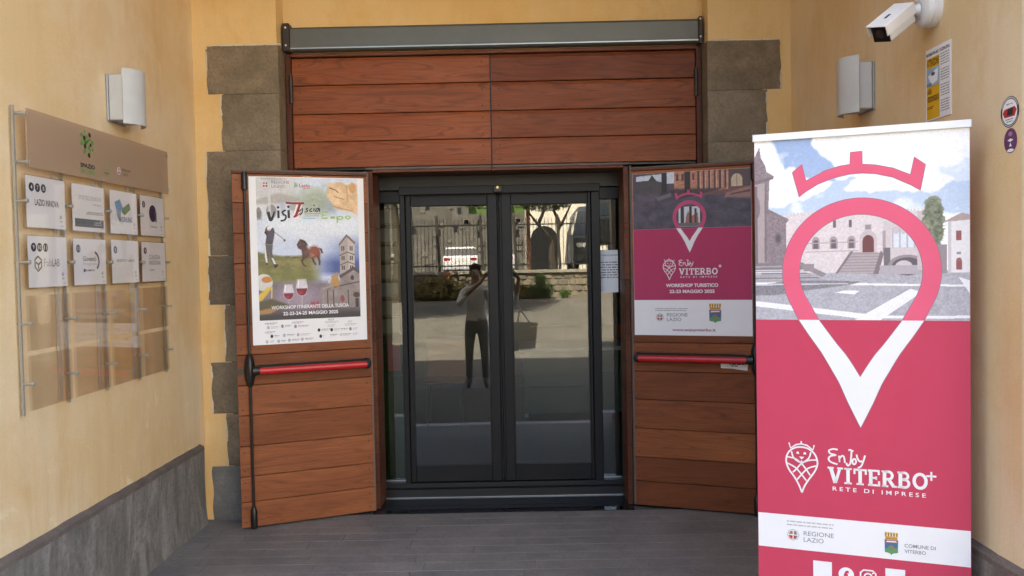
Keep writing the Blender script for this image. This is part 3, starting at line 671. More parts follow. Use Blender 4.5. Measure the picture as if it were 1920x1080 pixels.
def enjoy_lines(x0, x1, z0, z1, w):
    P = lambda *q: [(x0+(u-635)/395*(x1-x0), z1-(v-180)/195*(z1-z0)) for u, v in q]
    Ls = [[(738, 185), (690, 180), (645, 200), (660, 232), (720, 245), (665, 258), (640, 290), (665, 325), (735, 345)],
          [(750, 250), (757, 320), (757, 280), (785, 248), (805, 265), (812, 325)], [(850, 185), (880, 183), (878, 260), (870, 320), (848, 352), (832, 340), (830, 322)], [(880, 184), (902, 192)],
          [(915, 270), (893, 290), (895, 325), (915, 332), (930, 300), (915, 270)], [(935, 225), (945, 270), (970, 300), (990, 290)], [(1022, 230), (1005, 290), (980, 350), (945, 370)]]
    return [(P(*spline(q, 3)), w) for q in Ls]
def slab_word(x0, x1, z0, z1):
    """VITERBO in heavy slab-serif capitals"""
    h = z1-z0; adv = [1.02, .62, .92, .86, .98, .9, 1.02]; tot = sum(adv); sx = (x1-x0)/tot; out = []; x = x0
    def add(pts, w): out.extend(strokes([([(x+u*sx, z0+v*h) for u, v in pts], w*h)]))
    t, s = .2, .115
    for ch, a in zip('VITERBO', adv):
        if ch == 'V': add([(.2, .95), (.5, .02)], t*1.1); add([(.8, .95), (.5, .02)], t*.85); add([(.0, .945), (.4, .945)], s); add([(.62, .945), (1, .945)], s)
        if ch == 'I': add([(.3, 0), (.3, 1)], t); add([(.06, .945), (.54, .945)], s); add([(.06, .055), (.54, .055)], s)
        if ch == 'T': add([(.45, 0), (.45, 1)], t); add([(.04, .935), (.86, .935)], .13); add([(.09, .66), (.09, .95)], s); add([(.81, .66), (.81, .95)], s); add([(.22, .055), (.68, .055)], s)
        if ch == 'E': add([(.2, 0), (.2, 1)], t); add([(.02, .94), (.76, .94)], .125); add([(.02, .06), (.78, .06)], .125); add([(.2, .5), (.56, .5)], .12); add([(.7, .7), (.7, .95)], s); add([(.72, .05), (.72, .32)], s); add([(.54, .4), (.54, .6)], .1)
        if ch == 'R': add([(.2, 0), (.2, 1)], t); add([(.02, .945), (.4, .945)], s); add([(.04, .055), (.44, .055)], s); add([(.3, .94)]+arc(.46, .71, .22, .23, 90, -90, 10)+[(.3, .48)], .16); add([(.46, .48), (.78, .03)], .19); add([(.72, .055), (.96, .055)], s)
        if ch == 'B': add([(.2, 0), (.2, 1)], t); add([(.02, .945), (.4, .945)], s); add([(.02, .055), (.4, .055)], s); add([(.3, .94)]+arc(.44, .74, .22, .2, 90, -90, 10)+[(.3, .53)], .15); add([(.3, .52)]+arc(.48, .29, .24, .23, 90, -90, 10)+[(.3, .06)], .16)
        if ch == 'O': add(arc(.5, .5, .36, .42, 0, 360, 28), .185)
        x += a*sx
    return out
def bars(F, rows, mat, y, h, parent=None, name='small_print', seed=1):
    """lines of print too small to read: broken dashes"""
    r = random.Random(seed); P = []
    for x0, x1, z in rows:
        x = x0
        while x < x1:
            w = min(h*r.uniform(1.2, 5), x1-x); P.append([(x, z-h/2), (x+w, z-h/2), (x+w, z+h/2), (x, z+h/2)]); x += w+h*.7
    return F.poly(name, P, mat, y, parent)

# ------------------------------------------------------------------ roll-up banner
BPL = (.968, -1.925, -21.6226); BWD = .770
F = Flat('roll_up_banner', BPL, BWD/2, 0, 0, 'tall white and crimson roll-up banner with map pin and square photo', 'banner')
o = F.o; h = BWD/2
sh = F.slab('banner_sheet', 0, BWD, .095, 2.088, -.0012, 0, M['crimson'])
B().prism([(-.012, 2.086), (.010, 2.086), (.012, 2.092), (.012, 2.108), (.006, 2.113), (-.012, 2.113)], 0, -h-.002, h+.002).obj('top_rail', flat((.8, .8, .82), .35, .2), o)
for x in (-h-.005, h+.0025): B().prism([(-.013, 2.085), (.012, 2.085), (.014, 2.108), (.006, 2.115), (-.013, 2.115)], 0, x, x+.0025).obj('rail_cap', flat((.6, .6, .62), .5), o)
B().prism([(-.075, .012), (-.085, .03), (-.07, .075), (-.015, .094), (.03, .094), (.075, .06), (.085, .02), (.075, .012)], 0, -h-.02, h+.02).obj('cassette', flat((.55, .55, .57), .35, .5), o)
for x in (-.27, .27): bx('foot', flat((.5, .5, .52), .4, .5), o, x-.035, x+.035, -.19, .19, 0, .011, .003)
B().tube([(0, .035, .06), (0, .030, 1.0), (0, .014, 2.09)], [.009, .008, .006], 10).obj('support_pole', M['alu'], o, True)
CW, CH = 430, 400
C_ = Canvas(CW, CH, (250, 250, 252)); U, V = C_.U, C_.V
st_ = C_.noise(150, 150, 2, 8)[..., None]; wu, wv = (C_.noise(5, 5, 5, 31)-.5), (C_.noise(5, 5, 5, 32)-.5)
def cloud_gap(p, amt=.16):
    u, v = C_.U, C_.V; C_.U, C_.V = u+amt*wu, v+amt*wv; m = C_.inside(p); C_.U, C_.V = u, v; return C_.blur(m, 2)
cl = C_.noise(7, 8, 5, 5); C_.put(np.clip((cl-.52)*3, 0, 1), (226, 232, 242), .7)
blue = np.stack([(112+70*V)/255, (146+66*V)/255, (202+32*V)/255], -1)
C_.put(cloud_gap([(.08, .0), (.30, -.05), (.30, .06), (.38, .16), (.36, .24), (.24, .22), (.20, .16), (.14, .18), (.12, .08)]), blue, .72)
C_.put(cloud_gap([(.05, .36), (.32, .30), (.36, .22), (.50, .22), (.42, .28), (.62, .34), (.78, .30), (1.1, .29), (1.1, .44), (.0, .44)]), np.stack([(160+60*V)/255, (188+42*V)/255, (228+12*V)/255], -1), .85)
C_.put(cloud_gap([(.85, .2), (1.0, .14), (1.1, .25), (.95, .3)]), (206, 222, 244), .7)
C_.put(np.clip((C_.noise(9, 9, 4, 15)-.55)*6, 0, 1)*(V < .42), (248, 249, 252), .75)
gr = np.ones((CH, CW, 3))*np.array((180, 178, 188))/255*(.88+.22*st_); C_.put(V > .735, gr)
C_.put(np.clip((C_.noise(20, 40, 3, 44)-.5)*3, 0, 1)*(V > .735), (150, 148, 158), .5)
for p in ([(0, .895), (0, .925), (.5, .99), (.54, .966)], [(.74, .83), (.79, .85), (.60, 1.0), (.48, 1.0)], [(.58, .975), (1, .972), (1, .987), (.56, .99)], [(.0, .79), (.45, .797), (1, .812), (1, .822), (.4, .808), (0, .802)], [(.95, .77), (1, .79), (1, .86)], [(.39, .85), (.43, .838), (.51, .84), (.48, .86)]): C_.poly(p, (240, 240, 245))
C_.put(C_.inside([(0, .81), (.2, .775), (.52, .79), (.47, .806), (.3, .83), (.1, .862), (0, .865)]), np.ones((CH, CW, 3))*np.array((122, 119, 126))/255*(.8+.4*st_), .85)
C_.poly([(0, .80), (.45, .797), (.45, .803), (0, .808)], (206, 204, 212))
# palace, loggia, stairs
wallc = np.ones((CH, CW, 3))*np.array((222, 210, 212))/255*(.93+.13*st_)
C_.put(C_.inside([(.15, .42), (.30, .40), (.66, .42), (.80, .42), (.80, .74), (.15, .74)]), wallc)
for i in range(12): C_.rect(.155+i*.018, .405, .164+i*.018, .425, (215, 205, 206))
for i in range(9): C_.rect(.66+i*.016, .408, .668+i*.016, .425, (215, 205, 206))
for u in (.30, .385, .47): C_.ell(u, .568, .019, .026, (170, 150, 152)); C_.rect(u-.019, .568, u+.019, .61, (170, 150, 152)); C_.ell(u, .575, .012, .016, (105, 95, 105)); C_.rect(u-.012, .575, u+.012, .608, (105, 95, 105))
for u in (.31, .39, .465): C_.rect(u-.007, .455, u+.007, .495, (110, 95, 100))
C_.line([(.25, .578), (.5, .575)], .005, (180, 165, 168)); C_.line([(.25, .625), (.5, .622)], .005, (185, 170, 172))
C_.ell(.548, .56, .04, .045, (200, 186, 188)); C_.rect(.508, .56, .588, .635, (206, 192, 194)); C_.ell(.548, .57, .026, .03, (112, 62, 62)); C_.rect(.522, .57, .574, .635, (112, 62, 62)); C_.rect(.531, .48, .565, .515, (205, 192, 195)); C_.rect(.536, .486, .56, .51, (150, 140, 145))
C_.poly([(.475, .63), (.605, .635), (.575, .75), (.395, .745)], np.ones((CH, CW, 3))*np.array((186, 172, 176))/255*(.9+.2*np.sin(C_.V*400)[..., None]*.4))
C_.poly([(.465, .625), (.48, .625), (.405, .745), (.392, .745)], (130, 115, 122)); C_.poly([(.605, .625), (.62, .64), (.595, .75), (.57, .75)], (128, 112, 118))
C_.rect(.62, .47, .78, .70, (208, 196, 200)); C_.rect(.655, .51, .76, .61, (216, 226, 240)); [C_.line([(.66+i*.033, .51), (.66+i*.033, .61)], .008, (190, 176, 180)) for i in range(4)]; [C_.ell(.676+i*.033, .52, .013, .02, (195, 182, 186), .8) for i in range(3)]
C_.rect(.615, .52, .628, .64, (168, 152, 158)); C_.rect(.62, .61, .65, .705, (112, 104, 110)); C_.ell(.725, .705, .085, .055, (150, 138, 144)); C_.ell(.725, .712, .07, .048, (96, 88, 96)); C_.ell(.71, .715, .04, .035, (205, 195, 200)); C_.rect(.60, .705, .80, .752, (176, 168, 176))
C_.rect(.77, .42, .80, .73, (200, 188, 190))
# church on the left, its steps
ch = np.ones((CH, CW, 3))*np.array((140, 124, 130))/255*(.82+.32*st_)
C_.put(C_.inside([(0, .09), (.025, .03), (.032, .09), (.055, .14), (.06, .17), (.10, .20), (.075, .215), (.068, .38), (.17, .44), (.165, .45), (.155, .46), (.155, .64), (.25, .70), (.25, .72), (0, .72)]), ch)
C_.poly([(.0, .22), (.095, .198), (.095, .212), (0, .24)], (118, 104, 108)); C_.poly([(0, .24), (.05, .235), (.045, .68), (0, .68)], (172, 156, 158)); C_.ell(.01, .37, .016, .06, (128, 114, 118)); C_.ell(.115, .545, .018, .035, (118, 106, 112)); C_.ell(.115, .545, .011, .022, (90, 82, 88))
C_.rect(0, .25, .012, .7, (120, 106, 110)); C_.rect(.05, .25, .058, .67, (120, 106, 110))
for i in range(8): v = .685+i*.013; C_.poly([(0, v), (.14+i*.027, v), (.15+i*.03, v+.0075), (0, v+.009)], (126, 118, 124) if i % 2 == 0 else (166, 158, 164))
C_.poly([(.20, .69), (.23, .68), (.35, .745), (.33, .765)], (142, 132, 138)); C_.rect(.24, .69, .29, .73, (150, 138, 142))
# tree and house on the right
tn = C_.noise(60, 64, 3, 21); tm = np.clip((1-np.sqrt(((C_.U-.842)/.054)**2+((C_.V-.485)/.145)**2)+(tn-.5)*.55)*8, 0, 1)
C_.put(tm, np.stack([(58+110*tn)/255, (66+106*tn)/255, (52+92*tn)/255], -1))
C_.rect(.86, .60, .90, .75, (150, 138, 142)); C_.rect(.905, .478, 1.0, .748, (232, 228, 230)); C_.poly([(.885, .482), (.965, .438), (1, .448), (1, .475), (.9, .482)], (178, 156, 152)); C_.rect(.905, .48, .92, .75, (206, 198, 202))
C_.rect(.94, .53, .963, .58, (150, 84, 84)); C_.rect(.943, .64, .962, .652, (150, 140, 146)); C_.ell(.953, .69, .013, .02, (160, 96, 96)); C_.rect(.94, .69, .966, .732, (150, 84, 84)); C_.rect(.0, .735, .03, .75, (190, 180, 186))
C_.a = C_.a*.95+.035; C_.grain(.08, 3, 140)
F.canvas('photo_print', C_, .001, BWD-.001, 1.368, 2.086, .0006, sh)
up, lo, _, _ = pin_quads(.390, 1.842, 1.0)
ol = [(pin_quads(.390, 1.842, 1.0)[k], s) for k in (2, 3) for s in (1, -1)]
F.stroke('pin_outline', [([(.390+s*p[0], 1.842+p[1]) for p in q], .0045) for q, s in ol], M['outline'], .0010, sh)
F.poly('map_pin', up, M['pink'], .0014, sh); F.poly('map_pin', lo, M['cloth_white'], .0014, sh)
F.stroke('crown_outline', [(CROWN+[CROWN[0]], .005)], M['outline'], .0010, sh); F.poly('crown', crown_polys(.386, 1.842, 1.), M['pink'], .0014, sh)
F.rect('white_band', .001, BWD-.001, .440, .578, M['cloth_white'], .0006, sh)
L, face = lion_lines(.111, .231, .673, .881, .0064)
F.stroke('lion_emblem', L, M['cloth_white'], .0010, sh); F.poly('lion_emblem', face, M['cloth_white'], .0010, sh)
F.stroke('lettering', enjoy_lines(.270, .408, .786, .857, .0064), M['cloth_white'], .0010, sh)
F.poly('lettering', slab_word(.268, .628, .721, .785), M['cloth_white'], .0010, sh)
F.stroke('lettering', [([(.620, .775), (.654, .775)], .007), ([(.637, .792), (.637, .758)], .007)], M['cloth_white'], .0013, sh)
F.text('R E T E   D I   I M P R E S E', .286, .618, .691, .7075, M['cloth_white'], .0010, .012, parent=sh)
bars(F, [(.112, .291, .5525), (.112, .285, .5385)], M['light_ink'], .0012, .005, sh)
region_emblem(F, .136, .4985, .024, .0012, sh)
F.text('REGIONE', .176, .289, .5, .518, M['grey_ink'], .0012, .004, parent=sh); F.text('LAZIO', .176, .251, .4745, .4925, M['grey_ink'], .0012, .004, parent=sh)
city_arms(F, .473, .521, .456, .545, .0012, sh)
F.text('COMUNE DI', .543, .651, .492, .506, M['grey_ink'], .0012, .012, parent=sh); F.text('VITERBO', .543, .617, .470, .484, M['grey_ink'], .0012, .012, parent=sh)
F.disc('round_icon', [(.334, .360, .0285)], M['cloth_white'], .0010, sh, 28)
F.text('f', .325, .343, .334, .376, M['crimson'], .0014, .05, parent=sh, name='icon_letter')
rq = [(.386, .345), (.386, .375), (.397, .386), (.430, .386), (.441, .375), (.441, .345), (.430, .334), (.397, .334), (.386, .345)]
F.stroke('camera_icon', [(rq, .006), (arc(.4135, .360, .0135, .0135, 0, 360, 20), .006)], M['cloth_white'], .0010, sh); F.disc('camera_icon', [(.430, .376, .0035)], M['cloth_white'], .0012, sh, 10)
for a in (.211, .475): F.rect('blank_panel', a, a+.07, .335, .403, M['cloth_white'], .0010, sh)

# ------------------------------------------------------------------ posters on the door leaves
def bent_sheet(F, name, x0, x1, z0, z1, y, mat, seed, wob=.0025):
    r = np.random.RandomState(seed); n = 10; vs = []; a = r.uniform(0, 6, 4)
    for j in range(n+1):
        for i in range(n+1):
            u, v = i/n, j/n; vs.append((x0+(x1-x0)*u-F.x0, -(y), z0+(z1-z0)*v-F.z0))
    fs = [(j*(n+1)+i, j*(n+1)+i+1, (j+1)*(n+1)+i+1, (j+1)*(n+1)+i) for j in range(n) for i in range(n)]
    return pymesh(name, vs, fs, mat, F.o)
F = Flat('event_poster', LPLANE, .423, 1.139, .0012, 'white bordered poster with golfer, horse, wine glasses and bell tower', 'poster')
pp = F.slab('poster_sheet', .067, .778, 1.139, 2.181, .0, .0008, M['paper'])
C_ = Canvas(320, 450, (205, 216, 232))
nz = C_.noise(6, 8, 4, 2); V, U = C_.V, C_.U
C_.put(np.ones_like(U), np.stack([(196+36*nz-30*np.clip((V-.35)*2, 0, 1))/255, (210+26*nz-26*np.clip((V-.35)*2, 0, 1))/255, (232+12*nz-4*V)/255], -1))
old = np.stack([(176+60*nz)/255, (174+58*nz)/255, (176+52*nz)/255], -1)
C_.put(np.clip((.30-V)*8, 0, 1)*np.clip((.5-U)*5, 0, 1), old, .8)
C_.poly([(.0, .16), (.2, .11), (.42, .14), (.42, .17), (.0, .19)], (158, 152, 150), .6, 3)
C_.ell(.14, .24, .05, .05, (120, 116, 118), .7, .1); C_.rect(.11, .13, .135, .30, (214, 214, 214), .8); C_.rect(.0, .24, .05, .30, (120, 112, 110), .5, 2); C_.ell(.02, .25, .025, .04, (110, 104, 104), .7, .2)
C_.rect(.23, .18, .27, .27, (176, 190, 214), .8); C_.rect(.31, .19, .38, .23, (150, 160, 176), .7)
gn = C_.noise(14, 22, 4, 5); C_.put(np.clip(1.4-np.hypot((U-.58)/.19, (V-.17)/.10)+(gn-.5)*1.4, 0, 1), np.stack([(96+110*gn)/255, (116+96*gn)/255, (92+100*gn)/255], -1), .85)
C_.put(np.clip(1.1-np.hypot((U-.72)/.10, (V-.22)/.09)+(gn-.5), 0, 1), (150, 164, 176), .7)
pc = np.stack([(196+56*gn)/255, (156+64*gn)/255, (112+66*gn)/255], -1)
m = C_.blur(C_.inside([(.70, .04), (.84, .025), (.90, .05), (.94, .025), (1.0, .04), (1.0, .27), (.9, .235), (.78, .22), (.68, .12)]), 2); C_.put(m, pc, .97)
C_.line([(.72, .07), (.78, .085), (.80, .10)], .012, (120, 88, 66), .8); C_.line([(.76, .13), (.86, .15)], .009, (170, 120, 80), .8); C_.line([(.74, .2), (.95, .235)], .01, (186, 132, 92), .7); C_.line([(.885, .05), (.90, .17)], .012, (196, 146, 100), .7); C_.ell(.95, .07, .035, .035, (206, 150, 104), .8, .3)
C_.put(np.clip(1-np.abs(V-.335)*9, 0, 1)*np.clip((U-.04)*9, 0, 1), (238, 243, 250), .55)
C_.put(np.clip((V-.52)*12, 0, 1)*np.clip((.70-V)*25+.2, 0, 1)*np.clip((U-.50)*4, 0, 1), (62, 84, 148), .95)
C_.put(np.clip((V-.40)*8, 0, 1)*np.clip((.62-V)*8, 0, 1)*np.clip((U-.62)*4, 0, 1), (104, 126, 180), .85)
C_.put(np.clip((.36-np.abs(V-.56))*1.5-.3, 0, 1)*(U < .6), (160, 182, 222), .35)
hill = np.clip((V-(.515+.03*np.sin(U*5)))*60, 0, 1)*np.clip((.63-U)*8, 0, 1)*np.clip((.79-V)*14, 0, 1); gh = C_.noise(10, 34, 4, 9)
C_.put(hill, np.stack([(86+76*gh)/255, (86+66*gh)/255, (50+46*gh)/255], -1)); C_.put(hill*np.clip((V-.57)*18, 0, 1)*np.clip((.60-V)*25, 0, 1)*(gh > .42), (196, 166, 96), .7); C_.put(hill*(gh > .54)*(V < .57), (66, 74, 44), .7); C_.put(hill*np.clip((V-.63)*20, 0, 1), (116, 122, 66), .45)
# golfer
K = lambda *q: [((x-60)/1215, (y-18)/1646) for x, y in q]
C_.line(K((250, 640), (375, 740)), .006, (96, 96, 106)); C_.ell(*K((376, 745))[0], .010, .009, (70, 70, 80))
C_.poly(K((165, 690), (148, 645), (160, 600), (190, 578), (215, 595), (250, 600), (262, 640), (255, 690), (235, 792), (150, 786), (162, 720)), (64, 58, 76), 1, 1); C_.poly(K((150, 640), (140, 655), (170, 690), (180, 660)), (40, 38, 50)); C_.ell(*K((198, 612))[0], .020, .014, (214, 200, 198)); C_.ell(*K((205, 598))[0], .024, .010, (236, 236, 240)); C_.ell(*K((215, 690))[0], .03, .035, (84, 78, 96), .6, .6)
C_.poly(K((135, 786), (238, 793), (228, 880), (238, 955), (268, 1015), (240, 1020), (205, 960), (190, 890), (185, 955), (170, 1005), (150, 1000), (142, 930), (138, 850)), (88, 86, 92), 1, 1); C_.poly(K((135, 790), (150, 790), (160, 900), (172, 1000), (152, 1000), (142, 930)), (226, 226, 226)); C_.poly(K((215, 945), (238, 950), (268, 1015), (245, 1020)), (218, 218, 220)); C_.poly(K((240, 1018), (292, 1022), (285, 1050), (250, 1065)), (46, 38, 40)); C_.poly(K((150, 1000), (175, 1000), (175, 1030), (140, 1025)), (92, 70, 54))
# horse
C_.poly(K((518, 795), (545, 750), (590, 738), (625, 765), (660, 815), (700, 822), (750, 822), (785, 850), (795, 900), (788, 950), (798, 1000), (792, 1040), (776, 1040), (772, 990), (752, 935), (715, 945), (726, 990), (748, 1030), (734, 1042), (704, 1000), (688, 950), (640, 948), (604, 962), (584, 1000), (607, 1035), (628, 1045), (616, 1056), (584, 1037), (562, 990), (582, 945), (578, 900), (572, 855), (552, 850), (530, 832)), (72, 46, 46), 1, 1)
C_.ell(*K((725, 885))[0], .052, .040, (158, 74, 50), .9, .9); C_.ell(*K((640, 890))[0], .035, .035, (104, 64, 58), .8, .9); C_.line(K((545, 800), (575, 790)), .012, (120, 76, 64), .8)
C_.line(K((560, 742), (610, 760), (650, 810)), .018, (38, 30, 36)); C_.poly(K((778, 832), (818, 848), (832, 895), (815, 905), (800, 868)), (52, 42, 48), 1, 1); C_.put(np.clip((C_.noise(60, 80, 2, 77)-.5)*4, 0, 1)*C_.inside(K((518, 740), (830, 740), (830, 950), (518, 950)))*(C_.a.mean(-1) < .45), (140, 96, 84), .35)
wf = C_.noise(20, 26, 3, 13); C_.put(np.clip(1.1-np.hypot((U-.50)/.06, (V-.49)/.075)+(wf-.6)*1.8, 0, 1), (240, 244, 250), .8)
# lower dark field, tower, church, glasses, food
dk = np.stack([(92+64*nz)/255, (80+58*nz)/255, (92+64*nz)/255], -1); C_.put(np.clip((V-.715)*22, 0, 1), dk, .95)
C_.put(np.clip((V-.90)*14, 0, 1), (62, 58, 62), .92)
C_.put(np.clip(1.3-np.hypot((U-.4)/.28, (V-.84)/.1), 0, 1), (186, 168, 184), .55)
C_.poly([(.80, .47), (.80, .72), (.955, .72), (.955, .46), (.875, .40)], (172, 160, 158)); C_.poly([(.875, .40), (.955, .46), (.955, .72), (.89, .72), (.885, .42)], (196, 184, 178)); C_.poly([(.79, .475), (.875, .40), (.965, .46), (.96, .475), (.875, .42), (.80, .485)], (110, 100, 102))
for v in (.53, .60, .67): C_.line([(.80, v+.025), (.88, v), (.955, v+.02)], .010, (100, 90, 92))
for v in (.487, .557, .627):
    for u in (.825, .845, .91, .93): C_.rect(u-.006, v, u+.006, v+.032, (70, 64, 72))
cw = np.stack([(118+56*gn)/255, (108+52*gn)/255, (108+50*gn)/255], -1); C_.put(np.clip(C_.inside([(.60, .78), (.70, .745), (.80, .76), (.80, .70), (.95, .645), (1, .665), (1, .93), (.62, .93)]), 0, 1), cw)
C_.poly([(.79, .70), (.94, .635), (1.0, .66), (1.0, .69), (.94, .66), (.80, .72)], (86, 78, 82)); C_.line([(.74, .78), (1, .745)], .012, (80, 72, 76)); C_.line([(.62, .79), (.76, .765)], .009, (176, 166, 164)); C_.ell(.925, .715, .018, .018, (60, 54, 60)); C_.poly([(.71, .70), (.78, .675), (.79, .78), (.72, .775)], (186, 138, 78), .9, 1); C_.rect(.68, .72, .70, .75, (206, 200, 200)); C_.rect(.95, .865, .985, .93, (54, 48, 52)); C_.ell(.965, .84, .035, .02, (70, 62, 66)); C_.ell(.82, .865, .02, .025, (150, 50, 60), .8, .3)
for u in (.67, .73, .88): C_.rect(u-.006, .80, u+.006, .92, (88, 80, 84))
for cx, cv, sz in ((.285, .81, 1.0), (.415, .78, 1.12)):
    C_.ell(cx, cv, .052*sz, .052*sz, (216, 208, 218), .75, .1); C_.poly([(cx-.05*sz, cv), (cx-.04*sz, cv-.058*sz), (cx+.04*sz, cv-.058*sz), (cx+.05*sz, cv)], (220, 214, 224), .7); C_.put((C_.V > cv+.003)*np.clip((1-np.hypot((U-cx)/(.05*sz), (V-cv)/(.05*sz)))*12, 0, 1), (126, 30, 52)); C_.ell(cx-.01, cv+.032, .02, .01, (186, 40, 70), .8, .4)
    C_.line([(cx, cv+.05*sz), (cx, cv+.115*sz)], .008, (196, 186, 196), .8); C_.line([(cx-.03, cv-.05), (cx-.035, cv-.01)], .01, (250, 250, 255), .9)
for k in range(12): C_.ell(.49+.085*RNG.rand(), .895+.03*RNG.rand()-.02*(k/12), .011, .009, (168, 60+int(30*RNG.rand()), 88))
C_.ell(.05, .735, .085, .06, (216, 216, 214), .95, .08); C_.ell(.08, .715, .05, .022, (200, 124, 60), .95, .2); C_.poly([(0, .82), (.08, .77), (.14, .765), (.10, .80), (.03, .86), (0, .87)], (222, 190, 70), .95, 2); C_.line([(.125, .775), (.12, .85)], .01, (226, 206, 130)); C_.poly([(0, .87), (.12, .85), (.3, .9), (.2, .93), (0, .935)], (86, 82, 56), .9, 3); C_.poly([(0, .93), (.1, .915), (.2, .92), (.1, .955), (0, .96)], (186, 138, 88), .85, 2)
C_.put(np.clip((V-.955)*22, 0, 1), (52, 50, 54), .8)
C_.grain(.16, 4, 140)
F.canvas('picture', C_, .110, .738, 1.290, 2.178, .0014, pp)
y = .0019
bars(F, [(.14, .29, 2.167)], M['grey_ink'], y, .004, pp); region_emblem(F, .166, 2.132, .024, y, pp); F.text('REGIONE', .203, .312, 2.138, 2.158, M['grey_ink'], y, .006, parent=pp); F.text('LAZIO', .203, .280, 2.112, 2.130, M['grey_ink'], y, .006, parent=pp)
F.text('Lazio', .372, .437, 2.118, 2.139, flat(s8(190, 40, 60)), y, .012, parent=pp); F.poly('emblem', [[(.34, 2.115), (.362, 2.122), (.358, 2.142), (.342, 2.148)]], flat(s8(150, 175, 150)), y, pp); bars(F, [(.395, .437, 2.111)], flat(s8(190, 40, 60)), y, .003, pp)
blk = M['ink']; G = lambda u, v: (.110+(u-60)/1215*.628, 2.178-(v-20)/1055*.558)
S_ = lambda q, w: (spline([G(*p) for p in q], 4), w)
F.stroke('lettering_glow', [S_([(560, 335), (530, 430), (500, 500)], .034)], flat(s8(244, 226, 224)), .0017, pp)
F.stroke('lettering', [(S_([(195, 425), (215, 520), (240, 500), (268, 420)], 0)[0], [.016, .018, .018, .018, .018, .017, .016, .016, .015, .013, .012, .010, .008]), S_([(312, 410), (312, 500)], .014), (S_([(400, 405), (362, 425), (370, 455), (400, 475), (385, 520), (335, 532)], 0)[0], .011), S_([(432, 405), (434, 500)], .015)], blk, y, pp)
F.disc('lettering', [(*G(310, 373), .008), (*G(431, 366), .008)], blk, y, pp, 12)
red = flat(s8(150, 40, 50)); F.stroke('lettering', [S_([(400, 318), (500, 325), (620, 322)], .013), (S_([(570, 330), (545, 400), (520, 460), (490, 490)], 0)[0], [.016]*8+[.014, .013, .012, .011, .01])], red, y, pp)
F.stroke('lettering', [S_([(490, 490), (530, 475), (580, 430)], .005)], red, y+.0002, pp)
u_ = [[(548, 385), (555, 420), (585, 390)], [(598, 380), (590, 440), (560, 462)], [(665, 380), (640, 392), (660, 410), (645, 425), (620, 425)], [(712, 385), (685, 400), (690, 420), (715, 415)], [(738, 380), (732, 420)], [(800, 380), (765, 390), (755, 415), (775, 420), (800, 385), (803, 425)], [(728, 340), (745, 355)]]
F.stroke('lettering', [S_(q, .0065) for q in u_], blk, y, pp)
F.stroke('swoosh', [S_([(620, 448), (810, 446)], .003)], flat(s8(190, 70, 70)), y, pp); F.stroke('swoosh', [S_([(610, 475), (790, 470)], .0035), S_([(600, 500), (750, 503)], .004)], flat(s8(110, 180, 200)), y, pp)
gz = flat(s8(150, 190, 110)); ex = [[(905, 425), (840, 425), (832, 460), (885, 462), (832, 465), (830, 500), (905, 498)], [(935, 480), (985, 502)], [(985, 478), (932, 505)], [(1015, 480), (1015, 560)], [(1015, 490), (1060, 478), (1085, 495), (1060, 512), (1015, 508)], [(1150, 470), (1118, 488), (1145, 508), (1178, 488), (1150, 470)]]
F.stroke('lettering', [(S_(q, .0085) if k not in (0, 1, 2) else ([G(*p) for p in q], .0085)) for k, q in enumerate(ex)], gz, y, pp)
F.text('WORKSHOP ITINERANTE DELLA TUSCIA', .182, .664, 1.357, 1.379, M['cloth_white'], y, .014, parent=pp)
F.text('22-23-24-25 MAGGIO 2025', .252, .594, 1.317, 1.339, M['cloth_white'], y, .03, parent=pp)
r = random.Random(8); ft_ = []
for (x, z, w, k) in ((.14, 1.268, .075, 0), (.16, 1.245, .05, 1), (.245, 1.25, .04, 1), (.305, 1.268, .07, 0), (.325, 1.245, .07, 1), (.14, 1.214, .06, 0), (.18, 1.19, .03, 1), (.255, 1.192, .05, 1), (.34, 1.192, .06, 1), (.15, 1.157, .03, 1), (.22, 1.157, .03, 1), (.285, 1.160, .05, 1), (.365, 1.162, .055, 1), (.53, 1.277, .04, 0), (.51, 1.262, .085, 0), (.525, 1.24, .05, 0), (.655, 1.26, .03, 0), (.635, 1.242, .08, 0), (.47, 1.215, .06, 1), (.55, 1.213, .04, 1), (.61, 1.213, .045, 0), (.67, 1.213, .03, 1), (.48, 1.175, .005, 1), (.54, 1.178, .045, 0), (.60, 1.178, .075, 0), (.685, 1.18, .035, 0)):
    if k:
        F.disc('sponsor_mark', [(x, z, .009, .0115)], r.choice([M['grey_ink'], M['light_ink'], M['ink']]), y, pp, 9); x += .016
    bars(F, [(x, x+w, z+.004)], r.choice([M['grey_ink'], M['light_ink']]), y, .0042, pp, seed=int(x*999)); bars(F, [(x, x+w*.8, z-.004)], M['light_ink'], y, .0035, pp, seed=int(x*777))
F.slab('tape', .385, .45, 2.176, 2.190, .0009, .0013, glass('tape', .04, (.92, .92, .9), .2), pp)

